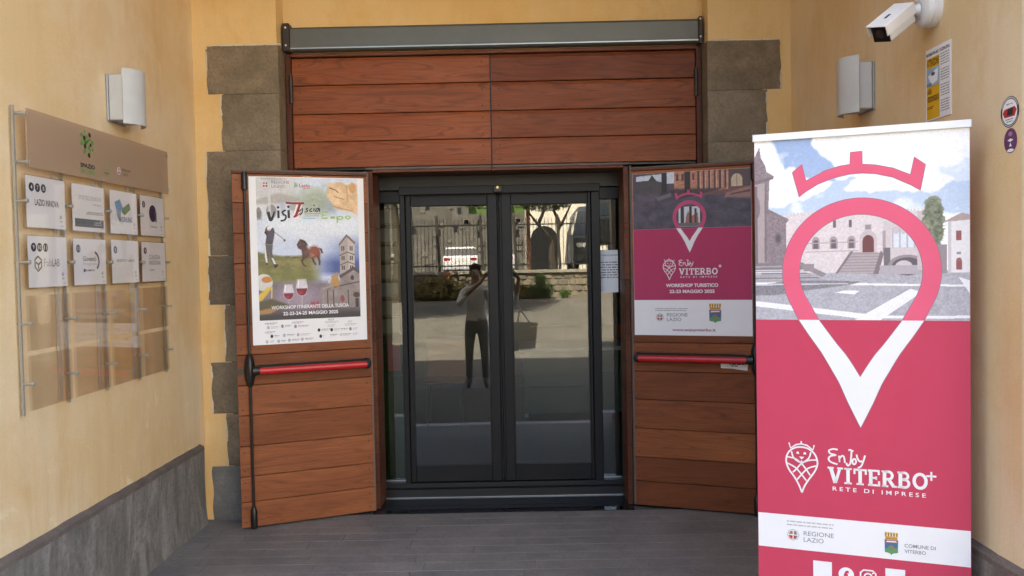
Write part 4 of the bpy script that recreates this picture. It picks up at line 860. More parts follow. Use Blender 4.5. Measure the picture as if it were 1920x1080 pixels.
F = Flat('tourism_poster', RPLANE, .363, 1.130, .0012, 'magenta poster with dark arcade photo and white footer, taped to timber door', 'poster')
pp = F.slab('poster_sheet', -.010, .733, 1.130, 2.176, .0, .0008, M['paper'])
F.rect('magenta_field', -.009, .732, 1.358, 1.815, M['magenta'], .0012, pp)
C_ = Canvas(240, 130, (60, 54, 66)); U, V = C_.U, C_.V; gn = C_.noise(16, 10, 4, 4); st_ = C_.noise(50, 34, 3, 6)
C_.put(np.ones_like(U), np.stack([(58+44*gn)/255, (52+40*gn)/255, (64+48*gn)/255], -1))
C_.poly([(.03, .05), (.26, .02), (.26, .17), (.03, .14)], (206, 214, 228)); C_.poly([(.02, .14), (.17, .12), (.26, .17), (.26, .38), (0, .36)], (74, 70, 76)); C_.poly([(.14, .13), (.17, .03), (.21, .14)], (56, 62, 58)); C_.rect(.30, .0, .37, .20, (206, 214, 228))
C_.rect(.36, 0, 1, .42, (120, 82, 78)); C_.put(C_.inside([(.36, .0), (.82, 0), (.82, .34), (.36, .42)]), np.stack([(150+70*st_)/255, (100+58*st_)/255, (84+50*st_)/255], -1))
for i in range(6): u = .56+i*.045; C_.rect(u, .0, u+.018, .32, (92, 58, 60)); C_.rect(u+.018, .02, u+.026, .34, (212, 172, 150))
for i in range(4): C_.rect(.38+i*.045, .04, .40+i*.045, .16, (84, 54, 58))
C_.rect(.82, 0, 1, .30, (92, 72, 78)); C_.ell(.885, .18, .045, .10, (206, 188, 160)); C_.rect(.84, .18, .93, .30, (206, 188, 160)); C_.line([(.885, .08), (.885, .30)], .006, (150, 130, 110))
C_.poly([(.8, .40), (1, .30), (1, .52), (.78, .48)], (176, 128, 116), .8, 1); C_.poly([(.84, .42), (1, .36), (1, .40), (.82, .45)], (96, 72, 78)); C_.poly([(.2, .45), (.36, .30), (.8, .32), (.45, .46), (.2, .54)], (52, 46, 56), .85, 2)
C_.rect(.255, .0, .30, .46, (44, 40, 46)); C_.rect(.24, .36, .315, .48, (50, 46, 52)); C_.rect(.45, .0, .50, .40, (46, 40, 46)); C_.poly([(.2, .44), (.33, .36), (.34, .43), (.22, .50)], (140, 130, 136), .7, 1)
C_.put(np.clip((V-.46)*6, 0, 1), np.stack([(56+40*gn)/255, (52+38*gn)/255, (64+44*gn)/255], -1), .9); C_.put(np.clip(1-np.hypot((U-.2)/.3, (V-.45)/.12), 0, 1), (104, 96, 116), .6)
C_.grain(.2, 3, 60); F.canvas('photo_print', C_, -.009, .732, 1.8155, 2.175, .0012, pp)
Ci = Canvas(50, 50, (206, 210, 220)); Ci.rect(.1, .0, .25, .9, (60, 56, 62)); Ci.poly([(.35, .5), (.45, .2), (.55, .5), (.9, .3), (.95, .95), (.3, .95)], (160, 110, 96)); Ci.rect(.5, 0, .62, .9, (56, 48, 54)); Ci.rect(.75, .1, .85, .9, (80, 58, 60)); Ci.rect(0, .8, 1, 1, (110, 100, 104)); Ci.grain(.3)
up, lo, on, inn = pin_quads(.352, 1.992, .371); cpl = [(.352+s*p[0]*.371, 1.992+p[1]*.371) for s, q in ((1, inn[:24]), (-1, inn[:24][::-1])) for p in q]
F.canvas('photo_inset', Ci, .285, .419, 1.825, 1.952, .0014, pp)
F.poly('map_pin', up, flat(s8(200, 70, 116)), .0018, pp); F.poly('map_pin', lo, M['cloth_white'], .0018, pp); F.poly('crown', crown_polys(.350, 1.992, .371), flat(s8(200, 70, 116)), .0018, pp)
L, face = lion_lines(.181, .261, 1.488, 1.625, .0045); F.stroke('lion_emblem', L, M['cloth_white'], .0016, pp); F.poly('lion_emblem', face, M['cloth_white'], .0016, pp)
F.stroke('lettering', enjoy_lines(.281, .375, 1.570, 1.613, .0044), M['cloth_white'], .0016, pp); F.poly('lettering', slab_word(.281, .527, 1.519, 1.560), M['cloth_white'], .0016, pp)
F.stroke('lettering', [([(.529, 1.571), (.549, 1.571)], .0045), ([(.539, 1.581), (.539, 1.561)], .0045)], M['cloth_white'], .0019, pp)
F.text('R E T E   D I   I M P R E S E', .291, .521, 1.499, 1.510, M['cloth_white'], .0016, .008, parent=pp)
F.text('WORKSHOP TURISTICO', .197, .527, 1.440, 1.463, M['cloth_white'], .0016, .035, parent=pp); F.text('22-23 MAGGIO 2025', .220, .504, 1.402, 1.424, M['cloth_white'], .0016, .035, parent=pp)
bars(F, [(.127, .333, 1.302), (.127, .325, 1.290)], M['grey_ink'], .0014, .0042, pp); region_emblem(F, .156, 1.247, .027, .0014, pp)
F.text('REGIONE', .201, .333, 1.252, 1.274, M['grey_ink'], .0014, .006, parent=pp); F.text('LAZIO', .201, .292, 1.222, 1.244, M['grey_ink'], .0014, .006, parent=pp)
city_arms(F, .468, .543, 1.210, 1.334, .0014, pp); F.text('www.enjoyviterbo.it', .235, .507, 1.152, 1.176, flat(s8(140, 60, 90)), .0014, .02, parent=pp)
F = Flat('torn_sticker', RPLANE, .62, .915, .0012, 'torn white sticker stuck below the red panic bar', 'sticker')
F.poly('sticker_paper', [[(.536, .960), (.590, .962), (.702, .963), (.699, .914), (.640, .920), (.610, .925), (.545, .926), (.536, .93)]], M['paper'], 0); bars(F, [(.59, .69, .952), (.60, .64, .942)], M['ink'], .0004, .006)

# ------------------------------------------------------------------ directory board on the left wall
BPW = (XL, 0, 90)
F = Flat('directory_board', BPW, -1.27, 1.04, 0, 'acrylic directory board with paper inserts screwed to the side wall', 'sign board'); o = F.o
cols = [-1.929, -1.580, -1.231, -.900]; rowz = [2.018, 1.770, 1.520, 1.275]
hd = F.slab('header_plate', -1.931, -.568, 2.048, 2.286, .049, .054, M['frosted'])
hw = flat((.42, .41, .37), .35, .5)
for x in (-1.962, -1.618, -1.268, -.918, -.585):
    F.slab('rail', x-.0045, x+.0045, 1.035, 2.292, .012, .022, hw)
for x in (-1.655, -1.305, -.955): F.slab('rail', x-.022, x+.004, 1.05, 2.05, .004, .010, flat((.56, .49, .40), .4, .1))
def pin(x, z, y1=.064): 
    return B().tube([(x+1.27, -.003, z-1.04), (x+1.27, -.056, z-1.04), (x+1.27, -.0565, z-1.04), (x+1.27, -y1, z-1.04)], [.006, .006, .0095, .0085], 10).obj('standoff', hw, o, True)
for x, z in ((-1.945, 2.262), (-1.942, 2.066), (-.590, 2.262), (-.588, 2.072)): pin(x, z)
for z in rowz:
    for x in (-1.955, -1.618, -1.268, -.918): pin(x, z-.11)
    pin(-.585, z-.11, .058)
holders = {}
for j, z in enumerate(rowz):
    for i, x in enumerate(cols):
        hb = F.slab('acrylic_holder', x-.022, x+.292, z-.222, z+.004, .036, .039, M['acrylic'])
        F.slab('acrylic_front', x-.016, x+.290, z-.220, z+.002, .0445, .0475, M['acrylic'], hb)
        holders[j, i] = hb
        if j < 2:
            F.slab('paper_insert', x+.003*random.uniform(-1, 1), x+.288, z-.214, z-.001+.002*random.uniform(-1, 1), .0405, .0413, M['paper'], hb)
Yc = .0419; dk_ = flat(s8(62, 64, 76))
def num(j, i, ns):
    x, z = cols[i], rowz[j]
    for k, s in enumerate(ns):
        cx, cz = x+.037+k*.0435, z-.048; F.disc('number_dot', [(cx, cz, .0185)], dk_, Yc, holders[j, i], 22)
        w = .006 if len(s) == 1 else .011; F.text(s, cx-w, cx+w, cz-.009, cz+.009, M['paper'], Yc+.0004, .01, parent=holders[j, i])
def tx(j, i, s, a, b_, c, d, mat=None, bold=.004): F.text(s, cols[i]+a, cols[i]+b_, rowz[j]-d, rowz[j]-c, mat or M['grey_ink'], Yc, bold, parent=holders[j, i])
for j in range(2):
    for i in range(4):
        x, z = cols[i], rowz[j]; F.poly('small_mark', [[(x+.243, z-.170), (x+.258, z-.170), (x+.258, z-.155), (x+.243, z-.155)], [(x+.243, z-.184), (x+.262, z-.184), (x+.262, z-.178), (x+.243, z-.178)], [(x+.250, z-.203), (x+.27, z-.203), (x+.27, z-.199), (x+.25, z-.199)]], M['light_ink'], Yc, holders[j, i])
num(0, 0, ['4', '7', '8']); tx(0, 0, 'LAZIO INNOVA', .058, .238, .095, .122, dk_, .012)
tx(0, 1, 'SPORTELLO EUROPA', .055, .262, .050, .070, M['light_ink'], .004); bars(F, [(cols[1]+.18, cols[1]+.26, rowz[0]-.088)], M['light_ink'], Yc, .005, holders[0, 1]); bars(F, [(cols[1]+.13, cols[1]+.275, rowz[0]-.125), (cols[1]+.12, cols[1]+.275, rowz[0]-.133)], M['grey_ink'], Yc, .004, holders[0, 1])
F.rect('dark_strip', cols[1]+.018, cols[1]+.278, rowz[0]-.196, rowz[0]-.158, flat(s8(84, 84, 92)), Yc, holders[0, 1]); bars(F, [(cols[1]+.19, cols[1]+.25, rowz[0]-.172), (cols[1]+.19, cols[1]+.24, rowz[0]-.182)], M['light_ink'], Yc+.0004, .005, holders[0, 1])
x, z = cols[2], rowz[0]; H = holders[0, 2]
F.poly('logo', [[(x+.045, z-.058), (x+.10, z-.042), (x+.135, z-.085), (x+.07, z-.125)]], flat(s8(110, 160, 205)), Yc, H); F.poly('logo', [[(x+.125, z-.085), (x+.20, z-.055), (x+.215, z-.085), (x+.15, z-.12), (x+.115, z-.105)]], flat(s8(96, 130, 60)), Yc+.0003, H); F.poly('logo', [[(x+.06, z-.115), (x+.11, z-.10), (x+.10, z-.16), (x+.075, z-.14)]], flat(s8(150, 170, 175)), Yc+.0005, H)
tx(0, 2, 'Talent', .058, .150, .095, .120, M['paper'], .012); F.text('WORKING', x+.085, x+.225, z-.155, z-.128, flat(s8(70, 110, 160)), Yc+.0008, .01, parent=H)
num(0, 3, ['3']); x = cols[3]; H = holders[0, 3]; F.disc('logo', [(x+.145, z-.092, .046)], flat(s8(62, 52, 88)), Yc, H, 28); F.rect('logo', x+.172, x+.192, z-.138, z-.085, flat(s8(62, 52, 88)), Yc, H); F.stroke('logo', [(arc(x+.185, z-.105, .012, .035, 90, 250, 8), .005)], flat(s8(206, 170, 206)), Yc+.0005, H); bars(F, [(x+.11, x+.195, z-.165)], M['light_ink'], Yc, .008, H)
num(1, 0, ['9', '10', '11']); x, z = cols[0], rowz[1]; H = holders[1, 0]; F.stroke('logo', [([(x+.065, z-.085), (x+.09, z-.100), (x+.09, z-.130), (x+.065, z-.148), (x+.043, z-.130), (x+.043, z-.100), (x+.065, z-.085)], .008), ([(x+.05, z-.11), (x+.068, z-.12), (x+.068, z-.14)], .008), ([(x+.085, z-.108), (x+.068, z-.12)], .008)], flat(s8(120, 112, 96)), Yc, H); tx(1, 0, 'Fab', .108, .168, .095, .128, M['light_ink'], .006); tx(1, 0, 'LAB', .170, .228, .095, .128, M['grey_ink'], .01)
num(1, 1, ['13']); H = holders[1, 1]; x = cols[1]; F.text('Gioventù', x+.075, x+.195, z-.105, z-.082, flat(s8(96, 110, 96)), Yc, .016, parent=H); F.text('Protagonista', x+.075, x+.2, z-.128, z-.110, M['light_ink'], Yc, .004, parent=H)
F.stroke('logo', [(arc(x+.165, z-.105, .055, .045, 70, -50, 10), .012)], flat(s8(80, 84, 100)), Yc, H); F.rect('logo', x+.078, x+.094, z-.155, z-.141, M['ink'], Yc, H); bars(F, [(x+.098, x+.175, z-.148)], M['grey_ink'], Yc, .008, H)
num(1, 2, ['5']); tx(1, 2, 'BENEDETTA LUMONI', .050, .240, .095, .108, M['grey_ink'], .008)
num(1, 3, ['9']); tx(1, 3, 'CLAUDIA', .080, .220, .070, .094, M['grey_ink'], .01); tx(1, 3, 'INSOGNA', .080, .225, .100, .124, M['grey_ink'], .01); bars(F, [(cols[3]+.085, cols[3]+.15, z-.152)], M['light_ink'], Yc, .008, holders[1, 3])
Yh = .0546; gd_, kd = flat(s8(90, 150, 70)), flat(s8(40, 44, 44)); r = random.Random(4); A, Bk = [], []
for k, (u, v, s) in enumerate([(.35, .0, 1), (.7, .1, 0), (.1, .17, 1), (.5, .2, 1), (.9, .38, 1), (.3, .27, 0), (.65, .3, 1), (.08, .5, 1), (.45, .42, 1), (.75, .5, 0), (.33, .6, 0), (.6, .62, 1), (.9, .68, 1), (.3, .8, 1), (.62, .93, 0), (.55, .36, 1), (.35, .45, 1), (.68, .75, 1), (.2, .38, 1)]): (A if s else Bk).append((-1.515+u*.12, 2.262-v*.115, (.0115 if k % 3 else .0085)))
F.disc('logo_dots', A, gd_, Yh, hd, 12); F.disc('logo_dots', Bk, kd, Yh, hd, 12)
F.text('SPAZIO', -1.523, -1.391, 2.094, 2.114, kd, Yh, .03, parent=hd); F.text('ATTIVO', -1.523, -1.391, 2.069, 2.089, gd_, Yh, .03, parent=hd)
F.stroke('square_logo', [([(-1.255, 2.14), (-1.255, 2.158), (-1.27, 2.158)], .005), ([(-1.275, 2.158), (-1.303, 2.158), (-1.303, 2.104), (-1.255, 2.104), (-1.255, 2.135)], .0035)], gd_, Yh, hd); F.text('LAZIO', -1.303, -1.255, 2.085, 2.095, kd, Yh, .01, parent=hd); bars(F, [(-1.303, -1.255, 2.079)], gd_, Yh, .005, hd)
region_emblem(F, -1.155, 2.115, .021, Yh, hd); F.text('REGIONE', -1.118, -1.03, 2.118, 2.132, kd, Yh, .004, parent=hd); F.text('LAZIO', -1.118, -1.06, 2.097, 2.111, kd, Yh, .004, parent=hd)

# ------------------------------------------------------------------ wall lamps, camera, sign, stickers
def lamp(plane, c, zc, label, side):
    F = Flat('wall_lamp', plane, c, zc, 0, label, 'lamp', 'metal wall lamps'); o = F.o; s = side   # s=+1: housing end nearer the mouth lies at -x
    bx('back_plate', flat((.33, .33, .34), .4, .3), o, -.100, .085, -.012, -.001, -.128, .108, .004)
    bx('housing', M['lamp'], o, -.094, .080, -.085, -.0125, -.122, .104, .006, 2)
    n = 16; outer = [(-.100+.200*k/n, -.086-.062*math.sin(PI*(k/n))**.8) for k in range(n+1)]; inner = [(x*.975, yy+.0035) for x, yy in outer][::-1]
    # the curved shade stands taller than the housing and is cut slightly aslant at its foot
    vs = [(x, yy, -.140) for x, yy in outer]+[(x, yy, .135) for x, yy in outer]; m = n+1
    vs += [(x*.97, yy+.004, -.140) for x, yy in outer]+[(x*.97, yy+.004, .135) for x, yy in outer]
    fs = [(k, k+1, m+k+1, m+k) for k in range(n)]+[(2*m+k+1, 2*m+k, 3*m+k, 3*m+k+1) for k in range(n)]+[(m+k, m+k+1, 3*m+k+1, 3*m+k) for k in range(n)]+[(k+1, k, 2*m+k, 2*m+k+1) for k in range(n)]+[(0, m, 3*m, 2*m), (n, 2*m+n, 3*m+n, m+n)]
    q = pymesh('curved_shade', vs, fs, M['lamp'], o); b = bmesh.new(); b.from_mesh(q.data); bmesh.ops.recalc_face_normals(b, faces=b.faces); b.to_mesh(q.data); b.free()
    q.data.polygons.foreach_set('use_smooth', [True]*len(q.data.polygons)); q.data.set_sharp_from_angle(angle=R(35))
    return F
lamp(BPW, -1.055, 2.492, 'silver curved wall lamp above the directory board', 1)
WRP = (XR, 0, -90)
lamp(WRP, 1.155, 2.455, 'silver curved wall lamp beside the security camera', -1)
cc = thing('security_camera', 'white bullet security camera on a round wall bracket', 'camera', (XR, -1.81, 2.635)); wh = flat((.78, .77, .75), .4)
def rot_obj(o, a, b_):
    d = (Vector(b_)-Vector(a)).normalized(); o.location = a; o.rotation_euler = d.to_track_quat('Y', 'Z').to_euler(); return o
B().tube([(.0, 0, 0), (-.030, 0, 0), (-.0305, 0, 0), (-.033, 0, 0), (-.0335, 0, 0), (-.055, 0, 0), (-.062, 0, 0)], [.074, .074, .070, .070, .073, .070, .058], 32).obj('wall_base', wh, cc, True)
B().tube([(-.060, 0, 0), (-.068, 0, 0)], [.045, .036], 24).obj('base_ring', flat((.6, .6, .58), .5), cc, True)
B().tube([(-.066, 0, 0), (-.085, 0, .0), (-.098, 0, 0)], [.026, .019, .019], 16).obj('arm', wh, cc, True)
B().tube([(-.094, 0, -.0), (-.125, -.012, -.012)], [.015, .014], 14).obj('joint', wh, cc, True)
B().tube([(-.128, -.004, .010), (-.128, -.02, -.035)], .018, 14).obj('joint', wh, cc, True)
a, d = Vector((-.125, -.012, -.014)), Vector((-.275, -.075, -.128))
bo = bx('camera_body', wh, cc, -.040, .040, 0, .165, -.040, .036, .008, 2, True); rot_obj(bo, a, d); bo.rotation_euler.rotate_axis('Y', R(-14))
q = bx('sun_shield', flat((.82, .81, .79), .4), bo, -.046, .046, -.004, .190, .0365, .042, .002); bx('shield_side', wh, bo, -.046, -.0415, -.004, .185, -.004, .0363); bx('shield_side', wh, bo, .0415, .046, -.004, .185, -.004, .0363)
bx('front_window', flat((.01, .011, .012), .12), bo, -.0385, .0385, .1652, .172, -.0385, .035, .002)
B().tube([(0, .172, -.002), (0, .1735, -.002)], .02, 20).obj('lens', flat((.03, .03, .034), .08), bo, True)
bx('maker_strip', M['ink'], bo, -.006, .006, .09, .125, .0422, .0426)
F = Flat('surveillance_sign', WRP, 1.845, 2.180, .001, 'white and yellow surveillance notice below the security camera', 'sign')
pl_ = F.slab('sign_plate', 1.743, 1.945, 2.180, 2.478, 0, .003, M['paper']); y = .0034; yel = flat(s8(226, 176, 40))
F.text('INFORMATIVA ART. 13 GDPR 679/16', 1.750, 1.938, 2.448, 2.462, M['ink'], y, .03, parent=pl_)
F.rect('yellow_field', 1.752, 1.858, 2.186, 2.440, yel, y, pl_)
C_ = Canvas(50, 50, (150, 180, 210)); C_.poly([(.1, .4), (.6, .2), (.9, .1), (.85, .8), (.4, .95)], (235, 240, 248)); C_.ell(.5, .35, .15, .1, (70, 80, 90)); C_.rect(0, .8, .4, 1, (100, 130, 160)); C_.grain(.2)
F.canvas('picture', C_, 1.752, 1.858, 2.322, 2.397, y+.0004, pl_)
dkb = flat(s8(96, 66, 30)); F.text('ATTENZIONE', 1.757, 1.853, 2.404, 2.434, dkb, y+.0004, .03, parent=pl_); F.text('AREA', 1.757, 1.795, 2.290, 2.313, dkb, y+.0004, .03, parent=pl_); F.text('VIDEOSORVEGLIATA', 1.757, 1.853, 2.256, 2.281, dkb, y+.0004, .03, parent=pl_)
bars(F, [(1.757, 1.81, 2.236), (1.757, 1.80, 2.230)], dkb, y+.0004, .004, pl_)
bars(F, [(1.866, 1.935, 2.437-.0105*k) for k in range(23) if k % 6 != 5], M['grey_ink'], y, .0042, pl_, seed=5)
F = Flat('round_sticker', WRP, 2.338, 2.060, .0006, 'round black and white sticker with red crest on the wall', 'sticker'); c = (2.338, 2.117)
F.disc('sticker_disc', [(*c, .055)], M['ink'], 0, None, 32); F.stroke('sticker_ring', [(arc(*c, .050, .050, 20, 160, 14), .005), (arc(*c, .050, .050, 200, 340, 14), .004)], M['light_ink'], .0004); F.disc('sticker_field', [(*c, .045)], M['paper'], .0004, None, 30)
F.poly('crest', [[(c[0]-.03, c[1]-.018), (c[0]+.03, c[1]-.018), (c[0]+.042, c[1]+.004), (c[0]+.03, c[1]+.016), (c[0]-.03, c[1]+.012), (c[0]-.042, c[1])]], flat(s8(180, 40, 45)), .0008); F.poly('crest', [[(c[0]-.015, c[1]-.012), (c[0]+.018, c[1]-.012), (c[0]+.022, c[1]+.012), (c[0]-.012, c[1]+.01)]], M['ink'], .0011); bars(F, [(c[0]-.025, c[0]+.025, c[1]-.026), (c[0]-.018, c[0]+.018, c[1]-.034), (c[0]-.02, c[0]+.02, c[1]+.028)], M['grey_ink'], .0008, .004)
F = Flat('oval_sticker', WRP, 2.342, 1.970, .0006, 'purple oval sticker with a white emblem on the wall', 'sticker'); c = (2.342, 2.015)
F.disc('sticker_disc', [(*c, .039, .044)], flat(s8(96, 44, 92)), 0, None, 30); F.disc('emblem', [(c[0], c[1]+.024, .012, .008)], flat(s8(170, 120, 160)), .0004); F.poly('emblem', [[(c[0]-.018, c[1]+.002), (c[0], c[1]+.008), (c[0]+.018, c[1]+.002), (c[0], c[1]-.004)], [(c[0]-.008, c[1]-.02), (c[0]+.008, c[1]-.02), (c[0], c[1]-.006)]], M['paper'], .0004); F.disc('emblem', [(c[0], c[1]-.034, .02, .006)], M['paper'], .0004)
F = Flat('paper_notice', (0, .498, 0), .655, 1.398, 0, 'printed white paper notice behind the narrow side glass', 'notice')
F.slab('notice_sheet', .560, .705, 1.398, 1.692, .0, .0008, M['paper']); F.text('COMUNICAZIONE', .590, .700, 1.652, 1.662, M['grey_ink'], .0012, .02)
bars(F, [(.585+.005*(k % 2), .704, 1.607-.0175*k) for k in range(7)], M['grey_ink'], .0012, .008, seed=9)

# ------------------------------------------------------------------ inside the doorway
q = bx('green_panel', flat((.018, .07, .016), .5), None, -1.5, -.855, .80, .84, -.003, 1.04, .004); tag(q, 'dark green panel standing indoors behind the side glass', 'panel')
sh_ = thing('brochure_rack', 'brown brochure rack standing indoors above the green panel', 'rack', (-1.2, .90, 0)); bw = flat((.13, .09, .05), .5)
bx('back_board', bw, sh_, -.30, .325, .0, .03, 0, 2.05, .003)
for k in range(7): bx('shelf', flat((.22, .16, .09), .5), sh_, -.30, .325, -.075, -.0005, 1.10+k*.135, 1.115+k*.135); bx('brochure', flat(((.35, .30, .2), (.3, .25, .16), (.4, .36, .3))[k % 3], .5), sh_, -.28, .315, -.03, -.012, 1.1155+k*.135, 1.215+k*.135)
q = bx('red_leaflet', flat((.45, .04, .05), .5), None, -.96, -.87, .775, .785, .84, 1.04); tag(q, 'red leaflet leaning on the green panel indoors', 'leaflet')
dsk = thing('reception_desk', 'white and green reception desk deep inside the room', 'desk', (.75, 3.6, 0))
bx('desk_top', flat((.75, .76, .74), .4), dsk, -.75, .75, -.4, .4, .70, .74, .004); bx('front_panel', flat((.04, .13, .10), .5), dsk, -.7, .7, -.34, -.30, .05, .699); bx('side_panel', flat((.7, .7, .68), .5), dsk, -.7, -.66, -.299, .34, -.003, .699); bx('side_panel', flat((.7, .7, .68), .5), dsk, .66, .7, -.299, .34, -.003, .699)
for x, y, lb in ((-.75, 3.1, 'orange plastic chair standing alone in front of the desk indoors'), (.35, 4.35, 'orange plastic chair behind the desk indoors, towards its middle'), (1.1, 4.4, 'orange plastic chair behind the desk indoors, towards its far end')):
    c = thing('orange_chair', lb, 'chair', (x, y, -.003), 0, 'orange chairs inside'); oc = flat((.6, .16, .03), .45)
    bx('seat', oc, c, -.21, .21, -.2, .2, .43, .455, .01); bx('backrest', oc, c, -.2, .2, .185, .21, .456, .86, .01)
    for lx in (-.18, .18):
        for ly in (-.17, .17): B().tube([(lx, ly, 0), (lx*.9, ly*.9, .429)], .011, 8).obj('leg', M['steel'], c)

# ------------------------------------------------------------------ street side, seen in the glass
gr_ = thing('drain_grate', 'dark slotted steel drain channel across the pavement', 'drain', (0, -5.95, -.026))
bx('channel', M['black'], gr_, -4, 4, -.09, .09, -.002, .003)
sb = B()
for k in range(88): x = -3.96+k*.09; sb.add([(x, -.085, .007), (x+.045, -.085, .007), (x+.105, .085, .007), (x+.06, .085, .007)], [(0, 1, 2, 3)])
tag(sb.obj('grate_bars', M['steel'], gr_), kind='stuff'); bx('rim', M['steel'], gr_, -4, 4, -.11, -.0905, -.002, .008); bx('rim', M['steel'], gr_, -4, 4, .0905, .11, -.002, .008)

WY = -21.3; sw = thing('stone_wall', 'low rubble stone wall with flat coping across the street', 'wall', (0, WY, 1.0)); rub = stone('rubble', (.15, .13, .10), (.26, .23, .185), (.38, .34, .275), 3)
bx('wall_core', stone('mortar', (.2, .18, .15), (.27, .25, .2), (.33, .3, .25), 4), sw, -18, 18, -.42, 0, -.4, .86)
r = random.Random(11); zc = .0
for row, hh in enumerate((.24, .20, .22, .18)):
    x = -4.2-r.uniform(0, .2)
    while x < 4.2:
        w = r.uniform(.18, .46); d = r.uniform(.02, .05); j = lambda s=.015: r.uniform(-s, s)
        f = [(x+.012+j(), zc+.012+j()), (x+w/2, zc+.008+j()), (x+w-.012+j(), zc+.012+j()), (x+w-.012+j(), zc+hh-.012+j()), (x+w/2+j(.04), zc+hh-.008+j()), (x+.012+j(), zc+hh-.012+j())]
        m = (sum(p[0] for p in f)/6, sum(p[1] for p in f)/6)
        vs = [(p[0], -.01, p[1]) for p in f]+[(m[0]+(p[0]-m[0])*.82, d, m[1]+(p[1]-m[1])*.82) for p in f]
        o = pymesh('stone', vs, [(k, (k+1) % 6, 6+(k+1) % 6, 6+k) for k in range(6)]+[tuple(range(6, 12))], rub, sw); b = bmesh.new(); b.from_mesh(o.data); bmesh.ops.recalc_face_normals(b, faces=b.faces); b.to_mesh(o.data); b.free()
        x += w
    zc += hh
bx('coping', stone('coping', (.2, .19, .17), (.3, .29, .26), (.4, .38, .35), 4), sw, -18, 18, -.5, .09, .861, .965, .01)
fe = thing('iron_fence', 'dark iron railing standing on the rubble stone wall', 'fence', (0, WY-.2, 1.966)); iron = flat((.03, .03, .032), .5, .3)
for z in (.16, 1.5): bx('rail', iron, fe, -18, 18, -.02, .02, z, z+.045)
for k in range(-34, 35): bx('bar', iron, fe, k*.125-.010, k*.125+.010, -.010, .010, 0, 1.74)
ob = B()
for k in list(range(-140, -34))+list(range(35, 140)): ob.box(k*.125-.010, k*.125+.010, -.010, .010, 0, 1.74)
tag(ob.obj('outer_bars', iron, fe), kind='stuff')
for k in range(-7, 8): B().tube([(k*1.45+.3, .03, 0), (k*1.45+.22, .03, 1.85)], [.05, .045], 8).obj('post', flat((.05, .045, .04), .6), fe)

def leafmat(name, a, b_):
    t = NT(name); oi = t.n('TexCoord'); n = t.noise(oi.outputs['Object'], 5, 3); return t.set(t.ramp(n, [(.3, a), (.7, b_)]), .6, 0, .3)
def foliage(name, blobs, n, size, mat, parent, seed, stretch=1.):
    r = np.random.RandomState(seed); per = n//len(blobs); vs, fs = [], []
    for (cx, cy, cz, rx, ry, rz) in blobs:
        p = r.normal(size=(per, 3)); p /= np.linalg.norm(p, axis=1)[:, None]; p *= (r.rand(per, 1)**.4); p = p*np.array([rx, ry, rz])+np.array([cx, cy, cz])
        a = r.normal(size=(per, 3)); a /= np.linalg.norm(a, axis=1)[:, None]; b = np.cross(a, r.normal(size=(per, 3))); b /= np.linalg.norm(b, axis=1)[:, None]
        s = size*(.6+.8*r.rand(per, 1))
        for q in (p-a*s*stretch, p+b*s*.45, p+a*s*stretch, p-b*s*.45): vs.append(q)
    V_ = np.concatenate([np.stack(vs[i:i+4], 1).reshape(-1, 3) for i in range(0, len(vs), 4)])
    return pymesh(name, V_.tolist(), [(i, i+1, i+2, i+3) for i in range(0, len(V_), 4)], mat, parent)
lf_d, lf_b, lf_o, lf_y = leafmat('dark_leaf', (.03, .055, .02), (.06, .10, .03)), leafmat('bright_leaf', (.05, .12, .02), (.10, .20, .04)), leafmat('olive_leaf', (.06, .075, .04), (.11, .13, .075)), leafmat('dry_grass', (.16, .13, .05), (.28, .23, .11)); bark = stone('bark', (.05, .04, .03), (.09, .075, .055), (.13, .11, .085), 8)
def tree(label, loc, trunk, limbs, blobs, n, size, mat, seed):
    t = thing('street_tree', label, 'tree', loc); tk = B().tube(trunk, [.17-.09*i/(len(trunk)-1) for i in range(len(trunk))], 10).obj('trunk', bark, t, True)
    for l in limbs: B().tube(l, [.075, .05, .025][:len(l)], 7).obj('limb', bark, tk, True)
    foliage('crown', blobs, n, size, mat, t, seed); return t
tree('olive green umbrella-shaped tree with forked trunk behind the railing', (1.6, -22.9, 1.93), [(0, 0, -.05), (-.05, 0, .6), (.02, 0, 1.1)],
     [[(.02, 0, 1.05), (-.55, .1, 1.7), (-1.0, .2, 2.3)], [(.02, 0, 1.0), (.35, 0, 1.7), (.7, -.2, 2.4)], [(-.5, .1, 1.65), (-.3, .2, 2.1), (-.1, .2, 2.5)], [(.3, 0, 1.6), (.1, -.3, 2.1), (.0, -.4, 2.5)]],
     [(-1.2, .2, 2.5, .9, .8, .3), (-.2, .3, 2.75, 1.0, .9, .4), (.8, -.2, 2.8, 1.0, .9, .45), (1.5, .2, 2.9, .7, .7, .35), (-.2, -.5, 2.4, .9, .7, .25)], 5200, .055, lf_o, 3)
tree('leafy tree shading the road on the side of the added wing', (-3.4, -17.0, .5), [(0, 0, -.2), (.1, 0, 1.5), (0, .1, 3.0)], [[(0, .1, 2.9), (1.0, 0, 4.0), (1.8, .2, 5.0)], [(0, .1, 2.8), (-.9, .2, 4.0), (-1.5, 0, 5.0)], [(0, 0, 2.9), (.2, -1, 4.2), (.3, -1.6, 5)]],
     [(.0, 0, 5.6, 1.9, 1.9, 1.1), (1.9, .6, 5.2, 1.5, 1.6, 1.0), (2.6, -.5, 5.0, 1.2, 1.3, .8), (-1.6, -.2, 5.3, 1.4, 1.4, .9), (.6, -1.7, 5.2, 1.5, 1.4, .9), (.7, 1.5, 5.2, 1.4, 1.3, .9)], 9000, .12, lf_d, 4)
